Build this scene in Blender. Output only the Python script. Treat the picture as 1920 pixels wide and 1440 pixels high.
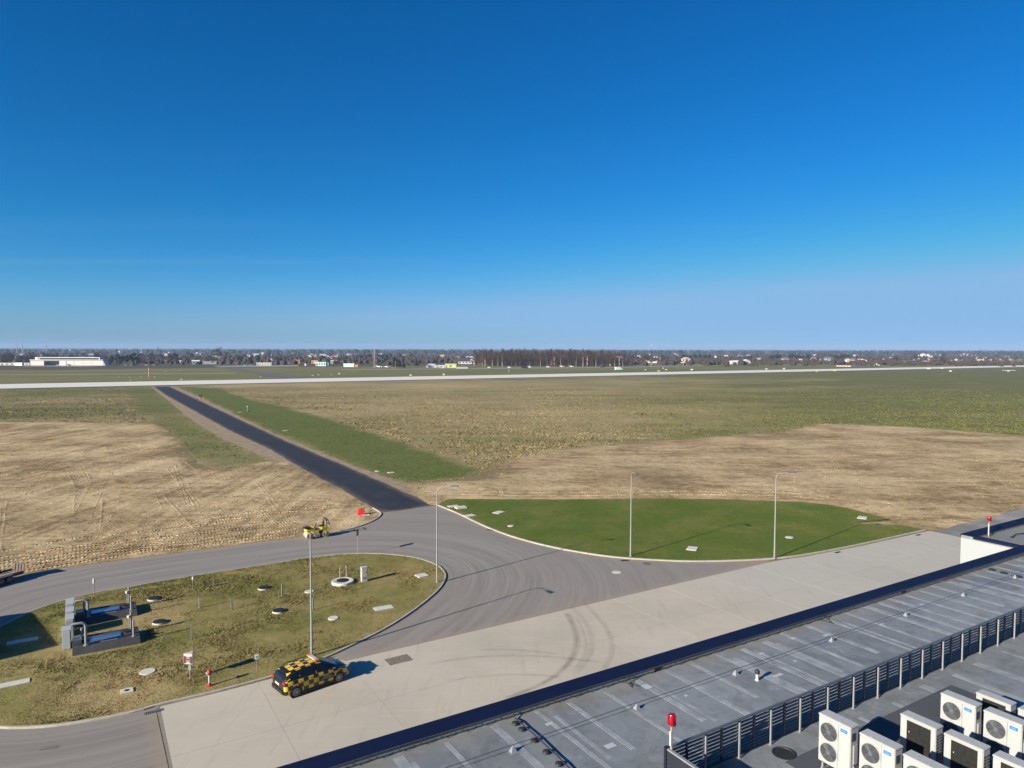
import bpy, bmesh, math, random
import numpy as np
from mathutils import Vector, Matrix
from mathutils.geometry import delaunay_2d_cdt

for o in list(bpy.data.objects): bpy.data.objects.remove(o)
scene = bpy.context.scene
COL = scene.collection
rnd = random.Random(7)
nrs = np.random.RandomState(11)
R_ = math.radians

# ------------------------------------------------------------------ camera
F = 1330.0; CAMH = 20.0; PITCH = math.atan(65 / F); ROLL = 0.0021
cam_d = bpy.data.cameras.new('camera'); cam = bpy.data.objects.new('camera', cam_d)
COL.objects.link(cam); scene.camera = cam
cam_d.sensor_width = 36.0; cam_d.lens = 36.0 * F / 1920.0
cam_d.clip_start = 0.1; cam_d.clip_end = 40000
CR = (Matrix.Rotation(math.pi / 2 - PITCH, 3, 'X') @ Matrix.Rotation(ROLL, 3, 'Z'))
cam.matrix_world = Matrix.Translation((0, 0, CAMH)) @ CR.to_4x4()
scene.render.resolution_x = 1024; scene.render.resolution_y = 768

# ------------------------------------------------------------------ sky, sun, exposure
SUN_BEAR = R_(228.0); SUN_EL = R_(22.0)
world = bpy.data.worlds.new('World'); scene.world = world; world.use_nodes = True
wt = world.node_tree; wt.nodes.clear()
wo = wt.nodes.new('ShaderNodeOutputWorld'); wb = wt.nodes.new('ShaderNodeBackground')
sk = wt.nodes.new('ShaderNodeTexSky'); sk.sky_type = 'NISHITA'; sk.sun_disc = False
sk.sun_elevation = SUN_EL; sk.sun_rotation = SUN_BEAR
sk.altitude = 0; sk.air_density = 1.0; sk.dust_density = 0.6; sk.ozone_density = 3.0
hs = wt.nodes.new('ShaderNodeHueSaturation'); hs.inputs['Saturation'].default_value = 1.25
wt.links.new(sk.outputs[0], hs.inputs['Color'])
# vivid clear sky: one response curve per channel, the same in every direction
sp_ = wt.nodes.new('ShaderNodeSeparateColor'); cb_ = wt.nodes.new('ShaderNodeCombineColor'); wt.links.new(hs.outputs[0], sp_.inputs[0])
def wmath(op, a, b):
    n = wt.nodes.new('ShaderNodeMath'); n.operation = op
    for i, q in enumerate((a, b)):
        if isinstance(q, (int, float)): n.inputs[i].default_value = q
        else: wt.links.new(q, n.inputs[i])
    return n.outputs[0]
s_r = wmath('MULTIPLY', wmath('POWER', wmath('MAXIMUM', sp_.outputs[0], 0.0), 2.4), .0655)
s_g = wmath('ADD', wmath('MULTIPLY', sp_.outputs[1], .54), wmath('MULTIPLY', sp_.outputs[0], .28))
sg_ = wt.nodes.new('ShaderNodeMath'); sg_.operation = 'SMOOTH_MIN'; wt.links.new(s_g, sg_.inputs[0]); sg_.inputs[1].default_value = 4.05; sg_.inputs[2].default_value = 1.0; s_g = sg_.outputs[0]
s_b = wmath('ADD', wmath('MULTIPLY', sp_.outputs[2], .92), wmath('MULTIPLY', sp_.outputs[0], .50))
wt.links.new(wmath('MINIMUM', s_r, wmath('MULTIPLY', s_g, .50)), cb_.inputs[0]); wt.links.new(s_g, cb_.inputs[1]); sm_ = wt.nodes.new('ShaderNodeMath'); sm_.operation = 'SMOOTH_MIN'; wt.links.new(s_b, sm_.inputs[0]); sm_.inputs[1].default_value = 6.6; sm_.inputs[2].default_value = 1.6
wt.links.new(sm_.outputs[0], cb_.inputs[2])
# faint streaks of cirrus low over the horizon
tc_ = wt.nodes.new('ShaderNodeTexCoord'); sx_ = wt.nodes.new('ShaderNodeSeparateXYZ'); wt.links.new(tc_.outputs['Generated'], sx_.inputs[0])
zz_ = wmath('ADD', wmath('MAXIMUM', sx_.outputs[2], 0.0), .03); cx_ = wt.nodes.new('ShaderNodeCombineXYZ')
wt.links.new(wmath('DIVIDE', sx_.outputs[0], zz_), cx_.inputs[0]); wt.links.new(wmath('DIVIDE', sx_.outputs[1], zz_), cx_.inputs[1])
mp_ = wt.nodes.new('ShaderNodeMapping'); wt.links.new(cx_.outputs[0], mp_.inputs[0]); mp_.inputs['Rotation'].default_value = (0, 0, R_(-62)); mp_.inputs['Scale'].default_value = (.10, .85, 1)
nz_ = wt.nodes.new('ShaderNodeTexNoise'); wt.links.new(mp_.outputs[0], nz_.inputs['Vector']); nz_.inputs['Scale'].default_value = 1.0; nz_.inputs['Detail'].default_value = 6; nz_.inputs['Roughness'].default_value = .6; nz_.inputs['Distortion'].default_value = .4
mr_ = wt.nodes.new('ShaderNodeMapRange'); wt.links.new(nz_.outputs['Fac'], mr_.inputs[0]); mr_.inputs[1].default_value = .54; mr_.inputs[2].default_value = .76; mr_.inputs[4].default_value = .06
md_ = wt.nodes.new('ShaderNodeMapRange'); wt.links.new(sx_.outputs[2], md_.inputs[0]); md_.inputs[1].default_value = .10; md_.inputs[2].default_value = .20; md_.inputs[3].default_value = 1.0; md_.inputs[4].default_value = 0.12
cm_ = wt.nodes.new('ShaderNodeMix'); cm_.data_type = 'RGBA'; wt.links.new(wmath('MULTIPLY', mr_.outputs[0], md_.outputs[0]), cm_.inputs[0]); wt.links.new(cb_.outputs[0], cm_.inputs[6]); cm_.inputs[7].default_value = (5.6, 6.0, 6.6, 1)
wt.links.new(cm_.outputs[2], wb.inputs[0])
wb.inputs[1].default_value = 0.057
wt.links.new(wb.outputs[0], wo.inputs[0])
sun_d = bpy.data.lights.new('sun', 'SUN'); sun = bpy.data.objects.new('sun', sun_d); COL.objects.link(sun)
sun_d.energy = 5.0; sun_d.angle = R_(0.5); sun_d.color = (1.0, 0.90, 0.75)
to_sun = Vector((math.sin(SUN_BEAR) * math.cos(SUN_EL), math.cos(SUN_BEAR) * math.cos(SUN_EL), math.sin(SUN_EL)))
sun.rotation_euler = to_sun.to_track_quat('Z', 'Y').to_euler(); sun.location = (-60, -60, 60)
vs = scene.view_settings
vs.view_transform = 'Standard'; vs.look = 'None'; vs.exposure = 1.06; vs.gamma = 1.0; vs.use_curve_mapping = False

# ------------------------------------------------------------------ pixel -> place
def G(px, py, z=0.0):
    d = CR @ Vector(((px - 960) / F, -(py - 720) / F, -1.0)); t = (z - CAMH) / d.z
    return Vector((d.x * t, d.y * t, z))
BU = R_(58.5)
U = Vector((math.sin(BU), math.cos(BU))); V = Vector((-math.cos(BU), math.sin(BU)))
UROT = math.pi / 2 - BU            # z rotation that turns local x into U
def uvw(u, v, z=0.0): return Vector((U.x * u + V.x * v, U.y * u + V.y * v, z))
def GP(pts, z=0.0): return [tuple(G(x, y, z)[:2]) for x, y in pts]

# ------------------------------------------------------------------ numpy noise
def _h(ix, iy, s):
    n = (ix.astype(np.int64) * 374761393 + iy.astype(np.int64) * 668265263 + s * 974634777) & 0xffffffff
    n = ((n ^ (n >> 13)) * 1274126177) & 0xffffffff
    return ((n ^ (n >> 16)) & 0xffff) / 65535.0
def vnoise(x, y, s=0):
    x = np.asarray(x, float); y = np.asarray(y, float)
    ix = np.floor(x); iy = np.floor(y); fx = x - ix; fy = y - iy
    fx = fx * fx * (3 - 2 * fx); fy = fy * fy * (3 - 2 * fy)
    a = _h(ix, iy, s); b = _h(ix + 1, iy, s); c = _h(ix, iy + 1, s); d = _h(ix + 1, iy + 1, s)
    return (a * (1 - fx) + b * fx) * (1 - fy) + (c * (1 - fx) + d * fx) * fy
def fbm(x, y, s=0, oct=4):
    r = 0; a = 0.5; t = 0
    for i in range(oct):
        r = r + a * vnoise(x, y, s + i * 17); t += a; a *= 0.5; x = np.asarray(x) * 2.03 + 5.1; y = np.asarray(y) * 2.03 + 3.7
    return r / t
def sdf(poly, x, y):
    """signed distance, positive inside"""
    p = np.asarray(poly, float); x = np.asarray(x, float); y = np.asarray(y, float)
    d2 = np.full(x.shape, 1e18); ins = np.zeros(x.shape, bool)
    n = len(p)
    for i in range(n):
        ax, ay = p[i]; bx, by = p[(i + 1) % n]
        ex, ey = bx - ax, by - ay; L = ex * ex + ey * ey + 1e-12
        t = np.clip(((x - ax) * ex + (y - ay) * ey) / L, 0, 1)
        d2 = np.minimum(d2, (x - ax - t * ex) ** 2 + (y - ay - t * ey) ** 2)
        c = ((ay > y) != (by > y))
        with np.errstate(divide='ignore', invalid='ignore'):
            xx = ax + (y - ay) * ex / (ey if abs(ey) > 1e-12 else 1e-12)
        ins ^= c & (x < xx)
    d = np.sqrt(d2)
    return np.where(ins, d, -d)
def resample(pts, step, closed=True):
    p = [Vector(q) for q in pts]; out = []
    n = len(p)
    for i in range(n if closed else n - 1):
        a, b = p[i], p[(i + 1) % n]; k = max(1, int(math.ceil((b - a).length / step)))
        for j in range(k): out.append(a.lerp(b, j / k))
    if not closed: out.append(p[-1])
    return [tuple(q) for q in out]
def smooth_pts(pts, it=2, closed=True):
    p = [np.array(q, float) for q in pts]
    for _ in range(it):
        q = []
        n = len(p)
        if not closed: q.append(p[0])
        for i in range(n if closed else n - 1):
            a, b = p[i], p[(i + 1) % n]
            q.append(a * .75 + b * .25); q.append(a * .25 + b * .75)
        if not closed: q.append(p[-1])
        p = q
    return [tuple(map(float, a)) for a in p]
def jag(pts, amp, freq, seed):
    p = np.array(pts)
    n = len(p); out = p.copy()
    t = np.roll(p, -1, 0) - np.roll(p, 1, 0); t /= (np.linalg.norm(t, axis=1)[:, None] + 1e-9)
    nn = np.stack([t[:, 1], -t[:, 0]], 1)
    a = (fbm(p[:, 0] * freq, p[:, 1] * freq, seed, 4) - .5) * 2 * amp
    return [tuple(q) for q in (out + nn * a[:, None])]

# ------------------------------------------------------------------ materials
def sset(nt, sock, v):
    if isinstance(v, bpy.types.NodeSocket): nt.links.new(v, sock)
    elif isinstance(v, (tuple, list)) and len(v) == 3 and sock.type == 'RGBA': sock.default_value = (*v, 1)
    else: sock.default_value = v
class MT:
    def __init__(s, name, rough=0.8, metal=0.0, spec=0.3):
        s.m = bpy.data.materials.new(name); s.m.use_nodes = True; s.nt = s.m.node_tree
        s.b = s.nt.nodes['Principled BSDF']; s.out = s.nt.nodes['Material Output']
        s.b.inputs['Roughness'].default_value = rough; s.b.inputs['Metallic'].default_value = metal
        s.b.inputs['Specular IOR Level'].default_value = spec
    def node(s, t, **kw):
        n = s.nt.nodes.new(t)
        for k, v in kw.items(): setattr(n, k, v)
        return n
    def pos(s): return s.node('ShaderNodeNewGeometry').outputs['Position']
    def obj(s): return s.node('ShaderNodeTexCoord').outputs['Object']
    def uv(s): return s.node('ShaderNodeTexCoord').outputs['UV']
    def attr(s, name, col=False):
        n = s.node('ShaderNodeAttribute', attribute_name=name); return n.outputs['Color' if col else 'Fac']
    def map(s, v, scale=(1, 1, 1), rot=(0, 0, 0), loc=(0, 0, 0)):
        n = s.node('ShaderNodeMapping'); s.nt.links.new(v, n.inputs[0])
        n.inputs['Scale'].default_value = scale; n.inputs['Rotation'].default_value = rot; n.inputs['Location'].default_value = loc
        return n.outputs[0]
    def noise(s, v, sc, det=4, ro=0.55, dis=0.0):
        n = s.node('ShaderNodeTexNoise'); s.nt.links.new(v, n.inputs['Vector'])
        n.inputs['Scale'].default_value = sc; n.inputs['Detail'].default_value = det
        n.inputs['Roughness'].default_value = ro; n.inputs['Distortion'].default_value = dis
        return n.outputs['Fac']
    def vor(s, v, sc, feat='F1'):
        n = s.node('ShaderNodeTexVoronoi', feature=feat); s.nt.links.new(v, n.inputs['Vector']); n.inputs['Scale'].default_value = sc
        return n.outputs['Distance']
    def ramp(s, f, stops):
        n = s.node('ShaderNodeValToRGB'); s.nt.links.new(f, n.inputs[0]); e = n.color_ramp.elements
        while len(e) < len(stops): e.new(0.5)
        for el, (p, c) in zip(e, stops):
            el.position = p; el.color = (c, c, c, 1) if isinstance(c, (int, float)) else (*c, 1)
        return n.outputs[0]
    def mix(s, f, a, b, mode='MIX'):
        n = s.node('ShaderNodeMix', data_type='RGBA', blend_type=mode)
        sset(s.nt, n.inputs[0], f); sset(s.nt, n.inputs[6], a); sset(s.nt, n.inputs[7], b); return n.outputs[2]
    def math(s, op, a, b=0.5, clamp=False):
        n = s.node('ShaderNodeMath', operation=op, use_clamp=clamp); sset(s.nt, n.inputs[0], a); sset(s.nt, n.inputs[1], b); return n.outputs[0]
    def mr(s, x, a, b, c=0.0, d=1.0):
        n = s.node('ShaderNodeMapRange'); sset(s.nt, n.inputs[0], x)
        for i, q in enumerate((a, b, c, d)): n.inputs[i + 1].default_value = q
        return n.outputs[0]
    def bump(s, h, st=0.5, dist=0.05):
        n = s.node('ShaderNodeBump'); s.nt.links.new(h, n.inputs['Height']); n.inputs['Strength'].default_value = st; n.inputs['Distance'].default_value = dist
        s.nt.links.new(n.outputs[0], s.b.inputs['Normal'])
    def col(s, c): sset(s.nt, s.b.inputs['Base Color'], c)
    def rough(s, c): sset(s.nt, s.b.inputs['Roughness'], c)
MATS = {}
def paint(col, rough=0.5, metal=0.0, var=0.12, sc=3.0, spec=0.4, name=None):
    k = (tuple(col), rough, metal, var, sc)
    if k in MATS: return MATS[k]
    m = MT(name or 'paint_%d' % len(MATS), rough, metal, spec)
    v = m.obj(); n = m.noise(v, sc, 6, 0.65)
    c = m.mix(m.mr(n, .3, .7), tuple(x * (1 - var) for x in col), tuple(min(1, x * (1 + var)) for x in col))
    d = m.noise(v, sc * 9, 3)
    m.col(m.mix(m.mr(d, .45, .8, 0, var * 1.2), c, tuple(x * .55 for x in col)))
    m.rough(m.mr(n, .2, .8, max(.05, rough - .1), min(1, rough + .12)))
    MATS[k] = m.m; return m.m

# ------------------------------------------------------------------ mesh builder
class MB:
    def __init__(s): s.v = []; s.f = []; s.uvs = None; s.mi = []
    def add(s, vs_, fs, mi=0):
        b = len(s.v); s.v += [tuple(p) for p in vs_]; s.f += [tuple(i + b for i in f) for f in fs]; s.mi += [mi] * len(fs); return s
    def box(s, x0, x1, y0, y1, z0, z1, mi=0):
        return s.add([(x0, y0, z0), (x1, y0, z0), (x1, y1, z0), (x0, y1, z0), (x0, y0, z1), (x1, y0, z1), (x1, y1, z1), (x0, y1, z1)],
                     [(0, 3, 2, 1), (4, 5, 6, 7), (0, 1, 5, 4), (1, 2, 6, 5), (2, 3, 7, 6), (3, 0, 4, 7)], mi)
    def obox(s, c, size, rz=0, rx=0, ry=0, mi=0):
        M = Matrix.Translation(c) @ Matrix.Rotation(rz, 4, 'Z') @ Matrix.Rotation(ry, 4, 'Y') @ Matrix.Rotation(rx, 4, 'X')
        hx, hy, hz = [q / 2 for q in size]
        t = MB().box(-hx, hx, -hy, hy, -hz, hz)
        return s.add([M @ Vector(p) for p in t.v], t.f, mi)
    def cyl(s, p0, p1, r0, r1=None, n=12, caps=True, mi=0):
        r1 = r0 if r1 is None else r1; p0 = Vector(p0); p1 = Vector(p1); d = (p1 - p0).normalized()
        a = d.orthogonal().normalized(); b = d.cross(a); vs_ = []
        for p, r in ((p0, r0), (p1, r1)):
            for i in range(n):
                t = 2 * math.pi * i / n; vs_.append(p + (a * math.cos(t) + b * math.sin(t)) * r)
        fs = [(i, (i + 1) % n, n + (i + 1) % n, n + i) for i in range(n)]
        if caps: fs += [tuple(reversed(range(n))), tuple(range(n, 2 * n))]
        return s.add(vs_, fs, mi)
    def tube(s, pts, r, n=8, mi=0):
        pts = [Vector(p) for p in pts]; vs_ = []; m = len(pts); up = None
        rr = r if isinstance(r, (list, tuple)) else [r] * m
        for i, p in enumerate(pts):
            d = (pts[min(i + 1, m - 1)] - pts[max(i - 1, 0)]).normalized()
            a = d.orthogonal().normalized() if up is None else (up - d * up.dot(d)).normalized()
            up = a; b = d.cross(a)
            for k in range(n):
                t = 2 * math.pi * k / n; vs_.append(p + (a * math.cos(t) + b * math.sin(t)) * rr[i])
        fs = []
        for i in range(m - 1):
            for k in range(n): fs.append((i * n + k, i * n + (k + 1) % n, (i + 1) * n + (k + 1) % n, (i + 1) * n + k))
        fs += [tuple(reversed(range(n))), tuple(range((m - 1) * n, m * n))]
        return s.add(vs_, fs, mi)
    def prism(s, poly, z0, z1, mi=0):
        n = len(poly); vs_ = [(x, y, z0) for x, y in poly] + [(x, y, z1) for x, y in poly]
        return s.add(vs_, [tuple(reversed(range(n))), tuple(range(n, 2 * n))] + [(i, (i + 1) % n, n + (i + 1) % n, n + i) for i in range(n)], mi)
    def lathe(s, prof, n=20, c=(0, 0, 0), mi=0, caps=True):
        vs_ = []; m = len(prof)
        for r, z in prof:
            for k in range(n):
                t = 2 * math.pi * k / n; vs_.append((c[0] + r * math.cos(t), c[1] + r * math.sin(t), c[2] + z))
        fs = [(i * n + k, i * n + (k + 1) % n, (i + 1) * n + (k + 1) % n, (i + 1) * n + k) for i in range(m - 1) for k in range(n)]
        if caps: fs += [tuple(reversed(range(n))), tuple(range((m - 1) * n, m * n))]
        return s.add(vs_, fs, mi)
    def xform(s, M): s.v = [tuple(M @ Vector(p)) for p in s.v]; return s
    def mesh(s, name, smooth=False, bevel=0):
        me = bpy.data.meshes.new(name); me.from_pydata(s.v, [], s.f); me.update()
        if any(s.mi): me.polygons.foreach_set('material_index', s.mi)
        if bevel:
            bm = bmesh.new(); bm.from_mesh(me)
            ed = [e for e in bm.edges if len(e.link_faces) == 2 and e.calc_face_angle(0) > 0.6]
            bmesh.ops.bevel(bm, geom=ed, offset=bevel, segments=2, affect='EDGES', clamp_overlap=True); bm.to_mesh(me); bm.free()
        if smooth:
            me.polygons.foreach_set('use_smooth', [True] * len(me.polygons))
            try: me.set_sharp_from_angle(angle=R_(40))
            except Exception: pass
        return me
    def build(s, name, mat, parent=None, smooth=False, bevel=0, loc=None, rz=0):
        me = s.mesh(name, smooth, bevel)
        for m in (mat if isinstance(mat, (list, tuple)) else [mat]): me.materials.append(m)
        return link(name, me, parent, loc, rz)
def link(name, me, parent=None, loc=None, rz=0):
    o = bpy.data.objects.new(name, me); COL.objects.link(o)
    if parent: o.parent = parent
    if loc is not None: o.location = loc
    if rz: o.rotation_euler[2] = rz
    return o
def tag(o, label, cat, group=None):
    o['label'] = label; o['category'] = cat
    if group: o['group'] = group
    return o
def struct(o): o['kind'] = 'structure'; return o
def stuff(o): o['kind'] = 'stuff'; return o
def thing(name, label, cat, loc=(0, 0, 0), rz=0, group=None):
    o = bpy.data.objects.new(name, None); COL.objects.link(o); o.location = loc; o.rotation_euler[2] = rz
    o.empty_display_size = .2
    return tag(o, label, cat, group)
def copy_tree(root, loc=None, rz=None, label=None, scale=None, parent=None):
    c = root.copy(); COL.objects.link(c)
    if parent: c.parent = parent
    if loc is not None: c.location = loc
    if rz is not None: c.rotation_euler[2] = rz
    if scale is not None: c.scale = scale
    if label: c['label'] = label
    for ch in list(root.children):
        d = ch.copy(); COL.objects.link(d); d.parent = c
        for g in list(ch.children):
            e = g.copy(); COL.objects.link(e); e.parent = d
    return c
def set_attr(me, name, arr):
    a = me.attributes.new(name, 'FLOAT', 'POINT'); a.data.foreach_set('value', np.asarray(arr, np.float32))
def sheet(name, poly, mat, step=1.0, zf=lambda x, y, d: 0 * x, attrs={}, parent=None, jitter=.35, edge_step=None):
    """a ground sheet: outline plus interior points, triangulated"""
    b = resample(poly, edge_step or step)
    P = np.array(b); x0, y0 = P.min(0); x1, y1 = P.max(0)
    gx, gy = np.meshgrid(np.arange(x0, x1, step), np.arange(y0, y1, step))
    gx = gx.ravel(); gy = gy.ravel()
    gx = gx + nrs.uniform(-jitter, jitter, gx.shape) * step; gy = gy + nrs.uniform(-jitter, jitter, gy.shape) * step
    d = sdf(poly, gx, gy); k = d > step * .45
    pts = [Vector(q) for q in b] + [Vector((a, c)) for a, c in zip(gx[k], gy[k])]
    n = len(b)
    vo, eo, fo, *_ = delaunay_2d_cdt(pts, [(i, (i + 1) % n) for i in range(n)], [], 1, 1e-5)
    X = np.array([p.x for p in vo]); Y = np.array([p.y for p in vo]); D = sdf(poly, X, Y)
    Z = zf(X, Y, D)
    me = bpy.data.meshes.new(name); me.from_pydata(list(zip(X.tolist(), Y.tolist(), np.asarray(Z).tolist())), [], [list(f) for f in fo]); me.update()
    # make all faces look up
    bm = bmesh.new(); bm.from_mesh(me)
    for f in bm.faces:
        if f.normal.z < 0: f.normal_flip()
    bm.to_mesh(me); bm.free()
    set_attr(me, 'edge', D)
    for kx, fn in attrs.items(): set_attr(me, kx, fn(X, Y))
    me.polygons.foreach_set('use_smooth', [True] * len(me.polygons))
    me.materials.append(mat)
    o = link(name, me, parent); return struct(o)
# ================================================================== GROUND
KERB_T = 0.12; LZ = 0.09
P_ISL = [(0,1177),(47,1152),(83,1138),(133,1123),(187,1110.5),(240,1102),(300,1091),(362,1081),(433,1070),(525,1055.5),(585,1046),(650,1039.5),(700,1038.5),(750,1042),(787,1048),(822,1060),(836,1074),(837,1087),(825,1107),(790,1137),(750,1165),(712,1187),(675,1205),(617,1233),(565,1253),(515,1270),(450,1287.5),(400,1300.5),(300,1323),(260,1336),(187,1351),(117,1362),(67,1367),(0,1368),(-70,1360),(-125,1335),(-150,1290),(-130,1240),(-70,1203)]
W_ISL = smooth_pts(GP(P_ISL), 1)
P_RL_K = [(817,947),(857,963),(907,988),(957,1007),(1007,1021),(1057,1032),(1123,1043),(1180,1049),(1273,1054),(1347,1054),(1447,1050),(1513,1042),(1613,1023),(1737,995)]
P_RL_T = [(1715,991),(1690,987),(1640,986),(1607,981.5),(1640,977),(1667,974),(1613,960),(1563,948),(1497,942),(1380,938),(1273,936.5),(973,937.5),(873,936),(840,937)]
W_RL = GP(P_RL_K + P_RL_T)
P_SL_TIP = [(640,996),(663,992),(697,980),(713,970),(717,963),(708,957),(700,953)]
P_ROAD_L = [(700,953),(673,937),(640,917),(600,897),(547,867),(507,843),(430,807),(363,770),(313,742),(288,725)]
P_ROAD_R = [(318,725),(397,762),(467,795),(547,832),(647,873),(730,910),(813,948)]
W_SL = GP([(-260,789),(0,792),(100,791),(200,793),(283,792),(307,803),(340,830),(353,850),(373,870),(400,878),(450,873),(500,866),(540,866),(570,882),(600,898.5),(640,918.5),(673,938.5),(695,953),(707,957.5),(714.5,963),(710.5,970),(695,979),(663,990.5),(620,998.5),(570,1006.5),(480,1016.5),(370,1031.5),(280,1042.5),(150,1060),(37,1076),(0,1082),(-150,1108),(-260,1125)])
W_SR = GP([(763,905),(813,901),(867,893),(897,884),(905,880),(934,869),(1015,844),(1151,832),(1260,825),(1367,817),(1460,810),(1503,803),(1510,799),(1527,794),(1613,796),(1680,799),(1780,807),(1920,817),(2080,832),(2200,846),(2150,900),(1920,953),(1847,968),(1773,990),(1745,996.5),(1732,995.5),(1713,991.5),(1690,986),(1640,985),(1610,982),(1607,980),(1640,978),(1665,975),(1613,961.5),(1563,949.5),(1497,943.5),(1380,939.5),(1273,938),(973,939),(873,937.5),(840,938.5),(822,946.5),(813,948),(780,933)])
W_WEDGE = GP([(335,725),(413,763),(513,813),(613,853),(707,890),(763,907),(813,902),(867,893),(903,881),(863,867),(780,840),(680,807),(580,773),(467,748),(410,728)])
W_LPATCH = GP([(235,728),(282,725),(357,785),(413,820),(480,850),(515,866),(450,873),(400,878),(373,870),(353,850),(340,830),(307,803),(283,790),(255,760)])

# ---- open field
def mk_field():
    m = MT('field_grass', 0.95, spec=0.1); p = m.pos()
    dry = m.attr('dry'); lush = m.attr('lush'); town = m.attr('town')
    n1 = m.noise(p, 0.035, 5, 0.62); n2 = m.noise(p, 0.35, 5, 0.65); n3 = m.noise(p, 1.5, 5, 0.78); n4 = m.noise(p, .55, 4, .7)
    band = m.noise(m.map(p, (0.010, 0.09, 1), (0, 0, -UROT)), 1.0, 4, 0.6)
    d = m.math('ADD', dry, m.math('MULTIPLY', m.math('SUBTRACT', n1, .5), 1.1))
    d = m.math('ADD', d, m.math('MULTIPLY', m.math('SUBTRACT', band, .5), .9))
    d = m.math('ADD', d, m.math('MULTIPLY', m.math('SUBTRACT', n2, .5), .75), True)
    green = m.mix(n2, (0.074, 0.086, 0.023), (0.145, 0.150, 0.052))
    straw = m.mix(n3, (0.25, 0.192, 0.096), (0.45, 0.355, 0.205))
    c = m.mix(d, green, straw)
    lushc = m.mix(n2, (0.054, 0.086, 0.015), (0.125, 0.150, 0.036))
    l = m.math('ADD', lush, m.math('ADD', m.math('MULTIPLY', m.math('SUBTRACT', n2, .5), .9), m.math('MULTIPLY', m.math('SUBTRACT', n1, .5), .9)), True)
    c = m.mix(m.mr(l, .25, .95), c, m.mix(m.mr(n4, .45, .7, 0, .3), lushc, (0.12, 0.105, 0.045)))
    tc = m.mix(n1, (0.05, 0.046, 0.028), (0.085, 0.070, 0.046))
    c = m.mix(town, c, tc)
    c = m.mix(m.mr(n3, .50, .66, 0, .62), c, (0.055, 0.045, 0.018)); c = m.mix(m.mr(n4, .54, .68, 0, .4), c, (0.07, 0.062, 0.025)); c = m.mix(m.mr(n3, .36, .46, .35, 0), c, (0.36, .30, .18))
    m.col(c)
    m.bump(m.math('ADD', m.math('MULTIPLY', n3, .6), n2), 0.9, 0.16)
    return m.m
def axis(segs):
    out = []
    for a, b, st in segs: out += list(np.arange(a, b, st))
    return np.array(out)
def ground():
    far = [4600, 5000, 5500, 6200, 7000, 8000, 9300]
    xs = np.concatenate([-np.array(far[::-1]), axis([(-4400, -1000, 170), (-1000, -220, 12), (-220, 260, 2.2), (260, 1100, 12), (1100, 4500, 170)]), np.array(far)])
    ys = np.concatenate([axis([(-900, -100, 100), (-100, 60, 8), (60, 330, 2.2), (330, 1000, 9), (1000, 4500, 120)]), np.array(far)])
    X, Y = np.meshgrid(xs, ys); nx, ny = len(xs), len(ys)
    x = X.ravel(); y = Y.ravel()
    u = x * U.x + y * U.y; v = x * V.x + y * V.y
    i = np.arange(nx * ny).reshape(ny, nx)
    f = np.stack([i[:-1, :-1], i[:-1, 1:], i[1:, 1:], i[1:, :-1]], -1).reshape(-1, 4)
    me = bpy.data.meshes.new('ground'); me.from_pydata(np.stack([x, y, 0 * x], 1).tolist(), [], f.tolist()); me.update()
    near = v < 430
    bear = np.degrees(np.arctan2(x, np.maximum(y, 1)))
    big = fbm(u * .012, v * .03, 3)
    dry = np.where(near, 0.66 + (big - .5) * .9, 0.22 + (big - .5) * .5)
    dry = np.where(near, dry - np.clip((bear - 5) / 24, 0, 1) * .6 - np.clip((u - 180) / 500, 0, 1) * .3, dry)
    edge = np.exp(-((v - 395) / 40.) ** 2) * .25
    dry = dry - np.where(near, edge * (np.clip((bear + 5) / 10, 0, 1)), 0)
    dl = np.clip(-(bear + 22) / 4, 0, 1); dry = np.where(near, dry * (1 - dl) + dl * (.30 + (big - .5) * 1.3), dry)
    w = sdf(W_WEDGE, x, y); w2 = sdf(W_LPATCH, x, y)
    jn = (fbm(x * .12, y * .12, 9) - .5) * 10
    lush = np.maximum(np.clip((w + jn * .5) / 3 + .5, 0, 1) * 1.0, np.clip((w2 + jn * .4) / 3 + .5, 0, 1) * .62)
    lush = np.maximum(lush, np.where((v > 470) & (v < 720), .40 + .35 * (fbm(u * .006, v * .02, 21) - .3), 0))
    town = np.clip((v - 760) / 60, 0, 1)
    set_attr(me, 'dry', np.clip(dry, 0, 1)); set_attr(me, 'lush', np.clip(lush, 0, 1)); set_attr(me, 'town', town)
    me.materials.append(mk_field()); struct(link('ground', me))
ground()

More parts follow.
